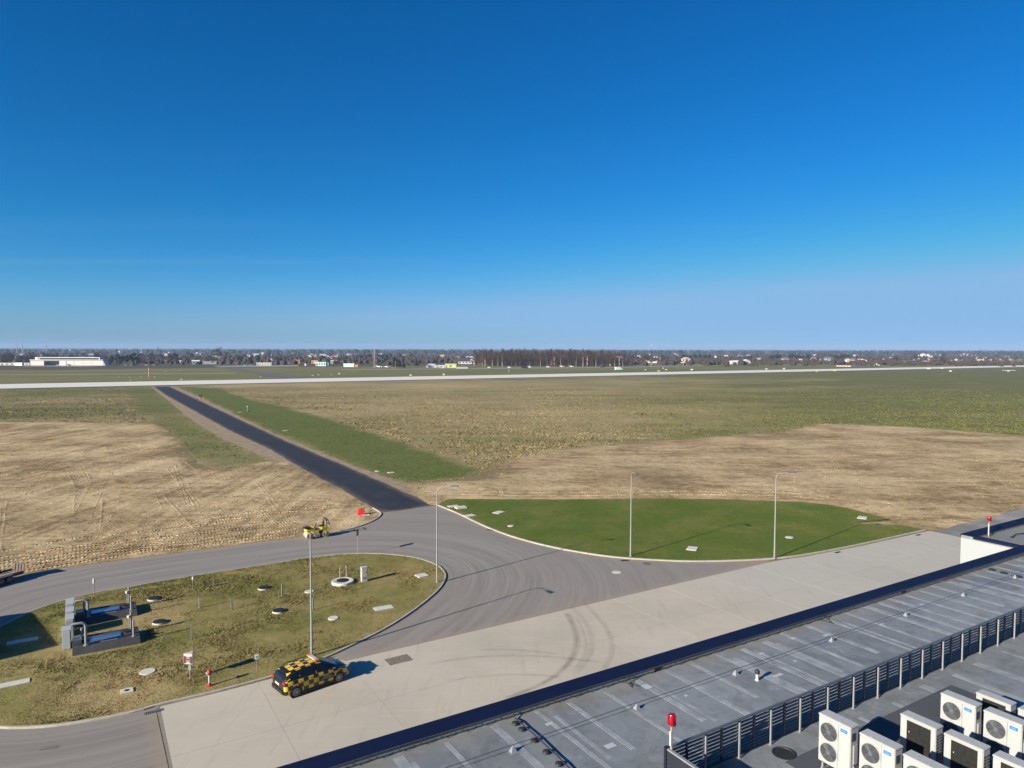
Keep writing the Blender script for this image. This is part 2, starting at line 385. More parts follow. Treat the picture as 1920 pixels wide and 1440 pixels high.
# ---- bare soil
def mk_soil(name, v_streak=True):
    m = MT(name, 0.95, spec=0.1); p = m.pos()
    n1 = m.noise(p, 0.07, 5, 0.6); n2 = m.noise(p, 0.8, 5, 0.65); n3 = m.noise(p, 5.0, 4, 0.7)
    rot = (0, 0, -UROT)
    su = m.noise(m.map(p, (0.07, 0.36, 1), rot), 1.0, 6, 0.68, .9)
    sv = m.noise(m.map(p, (0.42, 0.035, 1), rot), 1.0, 6, 0.7, .25)
    k = m.math('ADD', m.math('MULTIPLY', su, .40 if v_streak else .55), m.math('MULTIPLY', sv, .60 if v_streak else .1))
    k = m.math('ADD', k, m.math('MULTIPLY', m.math('SUBTRACT', n1, .5), .75 if v_streak else .7))
    k = m.math('ADD', k, m.math('MULTIPLY', m.math('SUBTRACT', n2, .5), .55)); k = m.math('ADD', k, m.math('MULTIPLY', m.math('SUBTRACT', n3, .5), .25))
    if not v_streak: k = m.math('ADD', k, .17)
    c = m.ramp(k, [(.33, (0.165, 0.118, 0.060)), (.46, (0.305, 0.225, 0.122)), (.56, (0.425, 0.325, 0.187)), (.72, (0.53, 0.425, 0.265))])
    gr = m.attr('grassy')
    gg = m.math('ADD', gr, m.math('MULTIPLY', m.math('SUBTRACT', n2, .5), 1.3))
    gg = m.math('ADD', gg, m.math('MULTIPLY', m.math('SUBTRACT', su, .5), 1.2))
    c = m.mix(m.mr(gg, .45, .75, 0, .85), c, m.mix(n3, (0.085, 0.082, 0.034), (0.20, 0.165, 0.085)))
    c = m.mix(m.mr(n3, .52, .68, 0, .5), c, (0.14, 0.098, 0.06)); c = m.mix(m.mr(n2, .55, .7, 0, .35), c, (0.16, 0.115, 0.07))
    m.col(c)
    h = m.math('ADD', m.math('MULTIPLY', n3, .35), m.math('ADD', n2, m.math('MULTIPLY', sv if v_streak else su, .9)))
    m.bump(h, 1.0, 0.16)
    return m.m
SOIL_Z = 0.02
def soil_h(seed):
    def zf(x, y, d):
        u = x * U.x + y * U.y; v = x * V.x + y * V.y
        h = (fbm(x * .35, y * .35, seed) - .35) * .22 + (fbm(x * 1.3, y * 1.3, seed + 5) - .4) * .09
        h = h + (fbm(u * .9, v * .05, seed + 7) - .5) * .12
        return SOIL_Z + np.clip(h, 0, 1) * np.clip(d / 2.0, 0, 1)
    return zf
jsl = jag(resample(W_SL, .7), .8, .35, 5)
# keep the stretch that meets kerb and road clean
_p = np.array(resample(W_SL, .7)); _k = sdf(GP([(-400,1000),(300,985),(560,960),(640,910),(760,940),(740,1020),(-300,1200)]), _p[:, 0], _p[:, 1]) > 0
jsl = [tuple(_p[i]) if _k[i] else jsl[i] for i in range(len(jsl))]
soil_l = sheet('bare_soil', jsl, mk_soil('soil_left'), .9, soil_h(3),
      {'grassy': lambda x, y: np.clip(.55 - sdf(W_SL, x, y) / 9., 0, .55) * (y > 105) + np.clip((fbm(x * .06, y * .06, 8) - .56) * 3, 0, .4)}, edge_step=.7)
def gr_right(x, y):
    d = sdf(W_SR, x, y); u = x * U.x + y * U.y
    return np.clip(.5 - d / 14., 0, .5) * (y > 96) + np.clip((fbm(x * .05, y * .09, 18) - .44) * 4, 0, .72) * np.clip(1.15 - u / 130, .25, 1)
soil_r = sheet('bare_soil', jag(resample(W_SR, .9), 1.0, .22, 6), mk_soil('soil_right', False), 1.2, soil_h(13), {'grassy': gr_right}, edge_step=.9)

# ---- tread marks pressed into the soil (rows of small lugs)
m = MT('soil_tread', .95, spec=.1); _p3 = m.pos(); m.col(m.mix(m.noise(_p3, 1.2, 4, .7), (.13, .09, .055), (.30, .215, .135))); M_TREAD = m.m
def soil_at(pts, poly, seed):
    a = np.array(pts); return soil_h(seed)(a[:, 0], a[:, 1], sdf(poly, a[:, 0], a[:, 1]))
def treads(parent, rows, seed, sp=.34, ruts=(), poly=None, hs_=3):
    r = random.Random(seed); mb = MB()
    for pts, half in rows:
        pts = resample(pts, sp, False); ZZ = soil_at(pts, poly, hs_)
        for i in range(1, len(pts) - 1):
            if vnoise(np.array([i * .05]), np.array([seed + len(pts) * .13]), 4)[0] < .22 or r.random() < .05: continue
            a = Vector(pts[i - 1]); b = Vector(pts[i + 1]); t = (b - a).normalized(); n = Vector((t.y, -t.x)); c = Vector(pts[i])
            for sd in (-1, 1):
                off = c + n * (half * sd * .55 + r.uniform(-.05, .05)) + t * ((.15 if sd > 0 else 0) + r.uniform(-.04, .04)); dr = (n * sd + t * .75).normalized(); L = half * .95; w = .075 + r.random() * .03
                q = Vector((dr.y, -dr.x)); h = .03 + r.random() * .045; z = ZZ[i] - .005
                e0 = off - dr * L / 2; e1 = off + dr * L / 2
                mb.add([(*(e0 - q * w), z), (*(e1 - q * w), z), (*(e1 + q * w), z), (*(e0 + q * w), z), (*e0, z + h), (*e1, z + h)],
                       [(0, 1, 5, 4), (2, 3, 4, 5), (1, 2, 5), (3, 0, 4)])
    for pts, wd, hh in ruts:
        pts = smooth_pts(pts, 2, False); n_ = len(pts); vv = []; ZZ = soil_at(pts, poly, hs_)
        for i, c in enumerate(pts):
            a = Vector(pts[max(i - 1, 0)]); b = Vector(pts[min(i + 1, n_ - 1)]); t = (b - a).normalized(); nn = Vector((t.y, -t.x)); c = Vector(c); k = wd * r.uniform(.7, 1.2); z = ZZ[i] - .01
            vv += [(*(c - nn * k), z), (*c, z + hh * r.uniform(.5, 1.2)), (*(c + nn * k), z)]
        mb.add(vv, [(3 * i + q, 3 * i + q + 1, 3 * i + 4 + q, 3 * i + 3 + q) for i in range(n_ - 1) for q in range(2)])
    o = mb.build('tread_marks', bpy.data.materials['soil_left'], parent); stuff(o); return o
def off_line(px, dy): return [tuple(G(x, y + dy(x) if callable(dy) else y + dy)[:2]) for x, y in px]
edge_px = [(-200,1116),(0,1082),(150,1060),(280,1042.5),(370,1031.5),(480,1016.5),(560,1006)]
rows = []
for dy in (-5, -10, -16, -21.5, -29, -34, -47): rows.append((off_line(edge_px, lambda x, dy=dy: dy + 3.0 * math.sin(x * .012 + dy) + rnd.uniform(-.8, .8)), .32))
rows.append((off_line([(240,1020),(330,985),(420,968),(520,955),(620,950)], 0), .34)); rows.append((off_line([(240,1026),(330,992),(420,975),(520,962),(640,955)], 0), .34))
ruts = []
for k in range(60):
    u0 = rnd.uniform(-60, 20); v0 = rnd.uniform(80, 120); L = rnd.uniform(8, 36); dr = rnd.uniform(-.10, .10)
    for o_ in (0, rnd.choice((.5, 1.9))):
        q = [(u0 + o_ + dr * L * f + rnd.uniform(-.05, .05), v0 + L * f) for f in np.linspace(0, 1, 12)]; ruts.append(([tuple(uvw(*s)[:2]) for s in q], rnd.uniform(.14, .3), rnd.uniform(.018, .042)))
for k in range(30):
    u0 = rnd.uniform(-60, -5); v0 = rnd.uniform(88, 165); L = rnd.uniform(10, 40); q = [(u0 + L * f, v0 + rnd.uniform(-.08, .08) + 2 * f * f) for f in np.linspace(0, 1, 12)]
    ruts.append(([tuple(uvw(*s)[:2]) for s in q], rnd.uniform(.10, .22), rnd.uniform(.025, .06)))
_ps = W_SL
ruts = [([p_ for p_ in q if sdf(W_SL, np.array([p_[0]]), np.array([p_[1]]))[0] > 1.5], a, b) for q, a, b in ruts]; ruts = [x for x in ruts if len(x[0]) > 2]
treads(soil_l, rows, 3, .36, ruts, W_SL, 3)
top_px = [(860,931),(973,932),(1100,932),(1273,931),(1380,932),(1497,936),(1560,941)]
rows = [(off_line(top_px, lambda x, d=d: d + 1.2 * math.sin(x * .01 + d) + rnd.uniform(-.5, .5)), .4) for d in (-3, -9)]
treads(soil_r, rows, 8, .42, (), W_SR, 13)

# ---- clods and stones on the soil
def clods(parent, poly, n, seed, smax, hs_=3):
    r = np.random.RandomState(seed); P = np.array(poly); mb = MB(); c = 0
    while c < n:
        x = r.uniform(P[:, 0].min(), P[:, 0].max(), 4000); y = r.uniform(P[:, 1].min(), P[:, 1].max(), 4000)
        k = (sdf(poly, x, y) > .5) & (fbm(x * .09, y * .09, seed) + r.uniform(-.2, .2, 4000) > .53) & (y < 150)
        ZZ = soil_at(list(zip(x[k], y[k])), poly, hs_)
        for a, b, z in zip(x[k], y[k], ZZ):
            s = .05 + smax * r.rand() ** 3; z = z - .01
            q = [(a + s * r.uniform(.6, 1.2), b, z), (a, b + s * r.uniform(.6, 1.2), z), (a - s * r.uniform(.6, 1.2), b, z), (a, b - s * r.uniform(.6, 1.2), z), (a + s * .2, b, z + .03 + s * r.uniform(.2, .5))]
            mb.add(q, [(0, 1, 4), (1, 2, 4), (2, 3, 4), (3, 0, 4)]); c += 1
            if c >= n: break
    stuff(mb.build('clods', bpy.data.materials['soil_left'], parent))
clods(soil_l, W_SL, 16000, 4, .15); clods(soil_r, W_SR, 7000, 5, .13, 13)

# ---- shoulders and new black road
W_SH = GP([(282,724.5),(357,785),(413,820),(480,850),(512,866),(560,884),(600,900),(700,955),(813,949),(790,934),(763,907),(707,890),(613,853),(513,813),(413,763),(330,724.5)])
m = MT('shoulder_soil', 0.95, spec=.1); p = m.pos(); n2 = m.noise(p, .5, 5, .65); n3 = m.noise(p, 4, 4, .7)
m.col(m.mix(m.mr(n3, .5, .75, 0, .5), m.mix(m.mr(n2, .3, .7), (0.20, 0.155, 0.10), (0.32, 0.255, 0.175)), (0.12, .09, .065))); m.bump(n3, .7, .06)
sheet('shoulder', jag(resample(W_SH, 1.0), .7, .4, 31), m.m, 3.0, lambda x, y, d: .010 + 0 * x, edge_step=1.0)
def mk_black():
    m = MT('new_asphalt', 0.72, spec=.35); p = m.pos()
    fl = m.attr('flow'); cx = m.node('ShaderNodeCombineXYZ'); m.nt.links.new(fl, cx.inputs[0])
    st = m.noise(cx.outputs[0], 1.3, 3, .6); n2 = m.noise(p, .25, 5, .6); n3 = m.noise(p, 12, 3, .7)
    c = m.mix(m.mr(st, .35, .65), (0.011, 0.012, 0.0145), (0.021, 0.0225, 0.026))
    c = m.mix(m.mr(n2, .45, .75, 0, .5), c, (0.047, 0.048, 0.050))
    d = m.math('SUBTRACT', m.mr(m.math('ADD', m.attr('edge'), m.math('MULTIPLY', m.math('SUBTRACT', n2, .5), 2.6)), -.2, 1.1, .55, 0), 0.0)
    c = m.mix(d, c, (0.17, .135, .105)); c = m.mix(m.mr(n3, .55, .8, 0, .3), c, (0.06, .06, .06))
    m.col(c); m.bump(n3, .25, .01); return m.m
W_BR = GP(P_ROAD_L[::-1] + [(720,961),(765,955)] + P_ROAD_R[::-1])
_la = np.array(GP([(720,961),(288,725)])); _ra = np.array(GP([(813,948),(318,725)]))
def road_flow(x, y):
    t = (y - 87) / (310 - 87.); cx = _la[0][0] * (1 - t) + _la[1][0] * t; d = np.array([_la[1] - _la[0]])[0]; d = d / np.linalg.norm(d)
    return (x - _la[0][0]) * d[1] - (y - _la[0][1]) * d[0]
_j = jag(resample(W_BR, .8), .28, .5, 41)
sheet('new_road', _j, mk_black(), 1.6, lambda x, y, d: .022 + 0 * x, {'flow': road_flow}, edge_step=.8)

# ---- old grey asphalt of the junction and service road
W_AS = GP([(-300,1128),(-150,1108),(0,1083),(37,1077),(150,1061),(280,1043.5),(370,1032.5),(480,1017.5),(570,1007.5),(620,999.5),(663,991.5),(696,979.7),(712.5,970),(716.5,963),(708,956.5),(720,960.5),(765,954.5),(813,947.7)] + [(857,963),(907,988),(957,1007),(1007,1021),(1057,1032),(1123,1043),(1180,1049),(1273,1054),(1347,1054),(1447,1050)])
W_AS += [tuple(uvw(54.8, 43.6)[:2]), tuple(uvw(14.0, 43.6)[:2])] + GP([(632,1230),(565,1250),(515,1267),(450,1285),(400,1298),(302,1322)]) + [tuple(uvw(3.25, 43.0)[:2]), tuple(uvw(3.25, 15)[:2]), tuple(uvw(-45, 15)[:2])] + GP([(-900, 1300)])
def mk_asphalt():
    m = MT('old_asphalt', 0.85, spec=.25); p = m.pos(); fl = m.attr('flow')
    cx = m.node('ShaderNodeCombineXYZ'); m.nt.links.new(fl, cx.inputs[0])
    sp = m.map(p, (.035, .035, 0)); va = m.node('ShaderNodeVectorMath', operation='ADD'); m.nt.links.new(cx.outputs[0], va.inputs[0]); m.nt.links.new(sp, va.inputs[1])
    st = m.noise(va.outputs[0], .9, 5, .7, .6); st2 = m.noise(va.outputs[0], 3.0, 3, .7, .3)
    n1 = m.noise(p, .12, 5, .6); n2 = m.noise(p, 1.1, 5, .65); n3 = m.noise(p, 22, 3, .7)
    k = m.math('ADD', m.math('MULTIPLY', st, .6), m.math('MULTIPLY', st2, .4)); k = m.math('ADD', .5, m.math('MULTIPLY', m.math('SUBTRACT', k, .5), m.mr(fl, 7, 22, 1, .3)))
    c = m.ramp(k, [(.33, (0.138, 0.128, 0.116)), (.5, (0.205, 0.191, 0.173)), (.67, (0.265, 0.247, 0.222))])
    c = m.mix(m.mr(n1, .40, .68, 0, .6), c, m.mix(n2, (0.165, 0.152, 0.138), (0.25, 0.228, 0.20)))
    nl = m.noise(m.map(p, (.5, 1.6, 1), (0, 0, .35)), 1.0, 4, .7)
    c = m.mix(m.mr(nl, .62, .75, 0, .45), c, (0.26, 0.235, 0.205))
    c = m.mix(m.mr(n2, .60, .78, 0, .35), c, (0.075, 0.072, 0.07)); c = m.mix(m.mr(n3, .55, .8, 0, .25), c, (0.26, .25, .24))
    e = m.mr(m.math('ADD', m.attr('edge'), m.math('MULTIPLY', m.math('SUBTRACT', n2, .5), 1.6)), .0, .8, .7, 0)
    c = m.mix(e, c, (0.27, 0.215, 0.155))
    m.col(c); m.bump(m.math('ADD', n3, n2), .25, .012); return m.m
def isl_d(x, y): return -sdf(W_ISL, x, y)
sheet('service_road', W_AS, mk_asphalt(), .9, lambda x, y, d: .016 + 0 * x, {'flow': isl_d})

# ---- concrete apron made of slabs
def clip(poly, a, b, c):  # keep a*x+b*y<=c
    out = []
    for i in range(len(poly)):
        p, q = poly[i], poly[(i + 1) % len(poly)]; fp = a * p[0] + b * p[1] - c; fq = a * q[0] + b * q[1] - c
        if fp <= 0: out.append(p)
        if (fp < 0 < fq) or (fq < 0 < fp): t = fp / (fp - fq); out.append((p[0] + t * (q[0] - p[0]), p[1] + t * (q[1] - p[1])))
    return out
def touv(p): v = Vector(p[:2]); return (v.dot(U), v.dot(V))
AP = [touv(q) for q in GP([(301,1325.5),(400,1302),(450,1289),(515,1272),(565,1255),(617,1235.5),(632,1236)])]
AP += [(14.2, 43.55), (54.9, 43.55)] + [touv(q) for q in GP([(1470,1049.5),(1513,1043.5),(1613,1024.5),(1738,996.5)])] + [(80.2, 41.9), (80.2, 19.0), (3.3, 19.0)]
def mk_concrete(name, old=False):
    m = MT(name, 0.88, spec=.25); p = m.pos(); oi = m.node('ShaderNodeObjectInfo').outputs['Random']
    n1 = m.noise(p, .09, 5, .6); n2 = m.noise(p, .9, 5, .65); n3 = m.noise(p, 18, 3, .7)
    br = m.noise(m.map(p, (.25, 2.2, 1), (0, 0, -UROT)), 1.0, 4, .7); br2 = m.noise(m.map(p, (1.6, .2, 1), (0, 0, -UROT)), 1.0, 4, .7)
    if old: c = m.mix(m.mr(n1, .42, .62), (0.15, 0.15, 0.14), (0.34, 0.325, 0.29))
    else:
        c = m.mix(m.mr(n1, .3, .7), (0.33, 0.305, 0.25), (0.44, 0.40, 0.325))
        un = m.node('ShaderNodeVectorMath', operation='DOT_PRODUCT'); m.nt.links.new(p, un.inputs[0]); un.inputs[1].default_value = (U.x, U.y, 0)
        c = m.mix(m.mr(un.outputs['Value'], 44, 50, 0, .6), c, (0.335, 0.335, 0.31))
        c = m.mix(m.mr(oi, 0, 1, -.05, .22), c, (0.43, 0.405, 0.36))
    c = m.mix(m.mr(br, .5, .75, 0, .4), c, (0.44, 0.42, 0.37)); c = m.mix(m.mr(br2, .55, .8, 0, .45), c, (0.24, 0.22, 0.185))
    c = m.mix(m.mr(n2, .62, .8, 0, .3), c, (0.2, 0.185, 0.16)); c = m.mix(m.mr(n3, .6, .8, 0, .2), c, (0.18, .17, .15))
    m.col(c); m.bump(n3, .2, .008); return m.m
M_CON = mk_concrete('apron_concrete')
m = MT('joint_fill', .9); m.col(m.mix(m.noise(m.pos(), 4, 4), (0.16, .15, .13), (.24, .22, .19)))
mb = MB(); mb.add([(*uvw(a, b)[:2], .006) for a, b in [(3.3, 43.4), (80.2, 41.8), (80.2, 19.0), (3.3, 19.0)]], [(3, 2, 1, 0)])
apron = struct(mb.build('apron', m.m))
ub = [3.3 + 5.4875 * i for i in range(15)]; vb = [19.0, 25.2, 31.35, 37.5, 44.5]
for i in range(len(ub) - 1):
    for j in range(len(vb) - 1):
        g = .008
        q = AP
        for a, b, c in ((-1, 0, -(ub[i] + g)), (1, 0, ub[i + 1] - g), (0, -1, -(vb[j] + g)), (0, 1, vb[j + 1] - g)):
            q = clip(q, a, b, c)
            if len(q) < 3: break
        if len(q) < 3: continue
        w = [tuple(uvw(*s)[:2]) for s in q]
        mb = MB(); n = len(w); z = .026 + rnd.uniform(-.0012, .0012)
        mb.add([(x, y, z) for x, y in w] + [(x, y, .008) for x, y in w], [tuple(reversed(range(n)))] + [(k, (k + 1) % n, n + (k + 1) % n, n + k) for k in range(n)])
        o = mb.build('slab', M_CON, apron)
        bm = bmesh.new(); bm.from_mesh(o.data); bmesh.ops.recalc_face_normals(bm, faces=bm.faces); bm.to_mesh(o.data); bm.free()
W_OLD = GP([(1740,997),(1773,990.5),(1847,968.5),(1920,953.5),(2100,916)]) + [tuple(uvw(150, 22)[:2]), tuple(uvw(80.25, 22)[:2]), tuple(uvw(80.25, 41.8)[:2])]
sheet('old_apron', W_OLD, mk_concrete('old_concrete', True), 4, lambda x, y, d: .014 + 0 * x)

# tyre marks on the apron
def tmark(px, w, al, parent, z=.032):
    m = bpy.data.materials.get('tyre_rubber_%d' % int(al * 100))
    if m is None:
        t = MT('tyre_rubber_%d' % int(al * 100), .8); p = t.pos(); n = t.noise(p, .6, 5, .7); n3 = t.noise(p, 9, 3, .7)
        t.col((0.075, 0.068, 0.06)); tr = t.node('ShaderNodeBsdfTransparent'); mx = t.node('ShaderNodeMixShader')
        fa = t.math('MULTIPLY', t.mr(n, .3, .65, .25 * al, al), t.mr(n3, .2, .7, .6, 1)); fa = t.math('MULTIPLY', fa, t.attr('fade'))
        t.nt.links.new(fa, mx.inputs[0]); t.nt.links.new(tr.outputs[0], mx.inputs[1]); t.nt.links.new(t.b.outputs[0], mx.inputs[2]); t.nt.links.new(mx.outputs[0], t.out.inputs[0])
        m = t.m
    pts = smooth_pts([tuple(G(560 + x / 3, 1040 + y / 3)[:2]) for x, y in px], 3, False)
    vs_ = []; fd = []; n = len(pts)
    for i, c in enumerate(pts):
        a = Vector(pts[max(i - 1, 0)]); b = Vector(pts[min(i + 1, n - 1)]); t = (b - a).normalized(); nn = Vector((t.y, -t.x)); c = Vector(c)
        for k in (-1, -.5, .5, 1): vs_.append((*(c + nn * w * k * .5), z)); fd.append((0 if abs(k) == 1 else 1) * min(1, i / 5, (n - 1 - i) / 5))
    fs = [(4 * i + k, 4 * i + k + 1, 4 * i + 5 + k, 4 * i + 4 + k) for i in range(n - 1) for k in range(3)]
    mb = MB().add(vs_, fs); o = mb.build('tyre_mark', m, parent); set_attr(o.data, 'fade', fd)
    for pl in o.data.polygons:
        if pl.normal.z < 0: pl.flip()
for dx, al in ((0, .19), (14, .16)):
    tmark([(1500 + dx, 330), (1535 + dx, 390), (1555 + dx, 450), (1558 + dx, 510), (1538 + dx, 575), (1490 + dx, 640), (1420 + dx, 700), (1300 + dx, 760), (1150 + dx, 815)], .42, al, apron, .032 + dx * .0001)
tmark([(1530, 290), (1590, 350), (1630, 410), (1652, 470), (1650, 535), (1620, 600), (1560, 670)], .5, .13, apron, .0345)
tmark([(1560, 350), (1600, 430), (1622, 500), (1608, 570), (1560, 640)], .3, .12, apron, .0355)
tmark([(1600, 270), (1690, 360), (1745, 440), (1768, 520), (1752, 590), (1715, 650)], .5, .14, apron, .0365)
tmark([(720, 620), (900, 588), (1100, 571), (1300, 570), (1500, 583), (1720, 612)], .4, .15, apron, .0375)
tmark([(830, 712), (1000, 688), (1200, 676), (1350, 680), (1480, 694)], .4, .14, apron, .0385)
tmark([(1010, 540), (1150, 535), (1300, 545), (1450, 560)], .4, .14, apron, .0395)

# ---- runway and taxiways far off
def mk_far(name, a, b, sc=.03):
    m = MT(name, .85, spec=.2); p = m.pos(); st = m.noise(m.map(p, (.008, .18, 1), (0, 0, -UROT)), 1.0, 4, .6); n = m.noise(p, sc, 5, .6)
    m.col(m.mix(m.math('ADD', m.math('MULTIPLY', st, .6), m.math('MULTIPLY', n, .4)), a, b)); return m.m
def flat(name, pts, mat, z, parent=None):
    mb = MB(); mb.add([(x, y, z) for x, y in pts], [tuple(range(len(pts)))]); o = mb.build(name, mat, parent)
    for pl in o.data.polygons:
        if pl.normal.z < 0: pl.flip()
    return struct(o)
nA, nB = Vector((-252.9, 351.5)), Vector((620.4, 862)); fA, fB = Vector((-284.7, 395)), Vector((686.9, 951.8))
def ext(a, b, t): return tuple(a + (b - a) * t)
M_RW = mk_far('runway_concrete', (0.52, .50, .45), (0.64, .62, .57)); M_TX = mk_far('taxiway_asphalt', (0.075, .073, .07), (0.14, .13, .12)); M_TL = mk_far('taxiway_concrete', (0.17, .155, .13), (0.25, .235, .205))
flat('runway', [ext(nA, nB, -.6), ext(nA, nB, 2.2), ext(fA, fB, 2.2), ext(fA, fB, -.6)], M_RW, .05)
sA, sB = nA - V * 6.5, nB - V * 9
flat('runway_shoulder', [ext(sA, sB, -.6), ext(sA, sB, 2.2), ext(fA + V * 4, fB + V * 8, 2.2), ext(fA + V * 4, fB + V * 8, -.6)], mk_far('runway_edge', (0.06, .055, .04), (0.115, .10, .06)), .03)
flat('taxiway', GP([(405,687.5),(440,689.5),(480,696.5),(540,703),(610,709),(560,711),(500,706.5),(475,700.5),(440,695),(415,690)]), M_TX, .036)
flat('taxiway', GP([(640,692.5),(905,690),(1180,687.3),(1320,684.6),(1320,686.3),(1180,689.3),(905,692),(640,694)]), M_TL, .036)
flat('taxiway', GP([(1540,690.6),(1580,686.5),(1620,686.8),(1665,689)]), M_TX, .036)
flat('taxiway', GP([(1560,696.5),(1780,695.8),(1920,697.5),(2100,699),(2100,701.5),(1920,700),(1800,698),(1640,697.7)]), M_TX, .036)
flat('dirt_track', GP([(0,702),(200,701),(440,699.5),(440,700.6),(200,702.3),(0,703.3)]), mk_far('dirt_track', (.2, .17, .1), (.27, .23, .15)), .03)
flat('gravel_yard', GP([(400,686),(480,684.6),(560,684.3),(560,687),(480,688),(410,688)]), mk_far('gravel', (.2, .18, .15), (.28, .26, .22)), .033)
flat('gravel_yard', GP([(100,687.3),(30,686.9),(60,685.4),(160,685.6),(185,687.3)]), bpy.data.materials['gravel'], .033)
# ================================================================== LAWNS, KERBS
def inset(poly, d):
    P = np.array(poly); A = .5 * np.sum(P[:, 0] * np.roll(P[:, 1], -1) - np.roll(P[:, 0], -1) * P[:, 1]); s = 1 if A > 0 else -1
    t = np.roll(P, -1, 0) - np.roll(P, 1, 0); t /= np.linalg.norm(t, axis=1)[:, None] + 1e-9
    return [tuple(q) for q in P + np.stack([-t[:, 1], t[:, 0]], 1) * s * d]
def mk_lawn(name, dry_bias, g0, g1, s0, s1):
    m = MT(name, .95, spec=.1); p = m.pos(); n1 = m.noise(p, .16, 5, .6); n2 = m.noise(p, 1.1, 5, .65); n3 = m.noise(p, 7, 4, .7)
    d = m.math('ADD', m.attr('dry'), m.math('MULTIPLY', m.math('SUBTRACT', n1, .5), 1.8)); d = m.math('ADD', d, m.math('MULTIPLY', m.math('SUBTRACT', n2, .5), .9)); d = m.math('ADD', d, dry_bias, True)
    c = m.mix(d, m.mix(n3, g0, g1), m.mix(n3, s0, s1)); c = m.mix(m.mr(n3, .5, .72, 0, .5), c, tuple(x * .45 for x in g0))
    m.col(c); m.bump(m.math('ADD', n3, n2), .8, .07); return m.m
M_KERB = None
m = MT('kerb_concrete', .85); p = m.pos(); n = m.noise(p, 2.5, 5, .65); m.col(m.mix(m.mr(n, .3, .7), (.28, .262, .222), (.40, .375, .33))); M_KERB = m.m
def kerb(pts, closed, side, w=.15, h=KERB_T, name='kerb'):
    P = np.array(resample(pts, .6, closed)); n = len(P)
    if closed: t = np.roll(P, -1, 0) - np.roll(P, 1, 0)
    else: t = np.gradient(P, axis=0)
    t /= np.linalg.norm(t, axis=1)[:, None] + 1e-9; nn = np.stack([-t[:, 1], t[:, 0]], 1) * side
    prof = [(0, .0), (0, h - .02), (.02, h), (w, h), (w, .0)]; vs_ = []
    for i in range(n):
        for a, z in prof: vs_.append((*(P[i] + nn[i] * a), z))
    k = len(prof); fs = []
    for i in range(n if closed else n - 1):
        j = (i + 1) % n
        for q in range(k - 1): fs.append((i * k + q, j * k + q, j * k + q + 1, i * k + q + 1) if side < 0 else (i * k + q + 1, j * k + q + 1, j * k + q, i * k + q))
    mb = MB().add(vs_, fs); o = mb.build(name, M_KERB); bm = bmesh.new(); bm.from_mesh(o.data); bmesh.ops.recalc_face_normals(bm, faces=bm.faces); bm.to_mesh(o.data); bm.free()
    return struct(o)
def area(P): P = np.array(P); return .5 * np.sum(P[:, 0] * np.roll(P[:, 1], -1) - np.roll(P[:, 0], -1) * P[:, 1])
kerb(W_ISL, True, 1 if area(W_ISL) > 0 else -1)
W_ISLI = inset(resample(W_ISL, .6), .15)
lawn_z = lambda x, y, d: LZ + (fbm(x * .8, y * .8, 2) - .5) * .05 * np.clip(d, 0, 1)
def dry_isl(x, y):
    c = G(238, 1296); q = np.exp(-((x - c.x) ** 2 + (y - c.y) ** 2) / 6.) * 1.3
    c2 = G(140, 1215); q += np.exp(-((x - c2.x) ** 2 + (y - c2.y) ** 2) / 8.) * .5
    c3 = G(290, 1160); q += np.exp(-((x - c3.x) ** 2 + (y - c3.y) ** 2) / 3.) * .5
    return q
isl = sheet('lawn', W_ISLI, mk_lawn('lawn_dry', .40, (.098, .106, .024), (.185, .180, .054), (.255, .195, .084), (.40, .315, .155)), .6, lawn_z, {'dry': dry_isl})
W_RLS = smooth_pts(W_RL, 1)
kl = GP(P_RL_K); kerb(smooth_pts(kl, 2, False), False, 1, .22)
def dry_rl(x, y): return np.clip(.5 - sdf(W_RL, x, y) / 3., 0, .4) * (y > 80)
rl_poly = jag(resample(smooth_pts(kl, 2, False)[::-1], .8, False)[::-1] + resample(GP(P_RL_T), .8, False), .0, .3, 3)
# inner lawn outline: kerb side pulled in, soil side ragged
_k = np.array(resample(smooth_pts(kl, 2, False), .8, False)); _t = np.gradient(_k, axis=0); _t /= np.linalg.norm(_t, axis=1)[:, None]
_ki = _k + np.stack([-_t[:, 1], _t[:, 0]], 1) * .22
_top = jag(resample(GP(P_RL_T), .5, False), .45, .5, 17)
rl = sheet('lawn', [tuple(q) for q in _ki] + _top, mk_lawn('lawn_green', .12, (.046, .082, .012), (.122, .158, .030), (.140, .130, .038), (.24, .20, .075)), 1.0, lawn_z, {'dry': dry_rl})
kerb(smooth_pts(GP(P_SL_TIP), 2, False), False, 1, .15)
EXCL = []

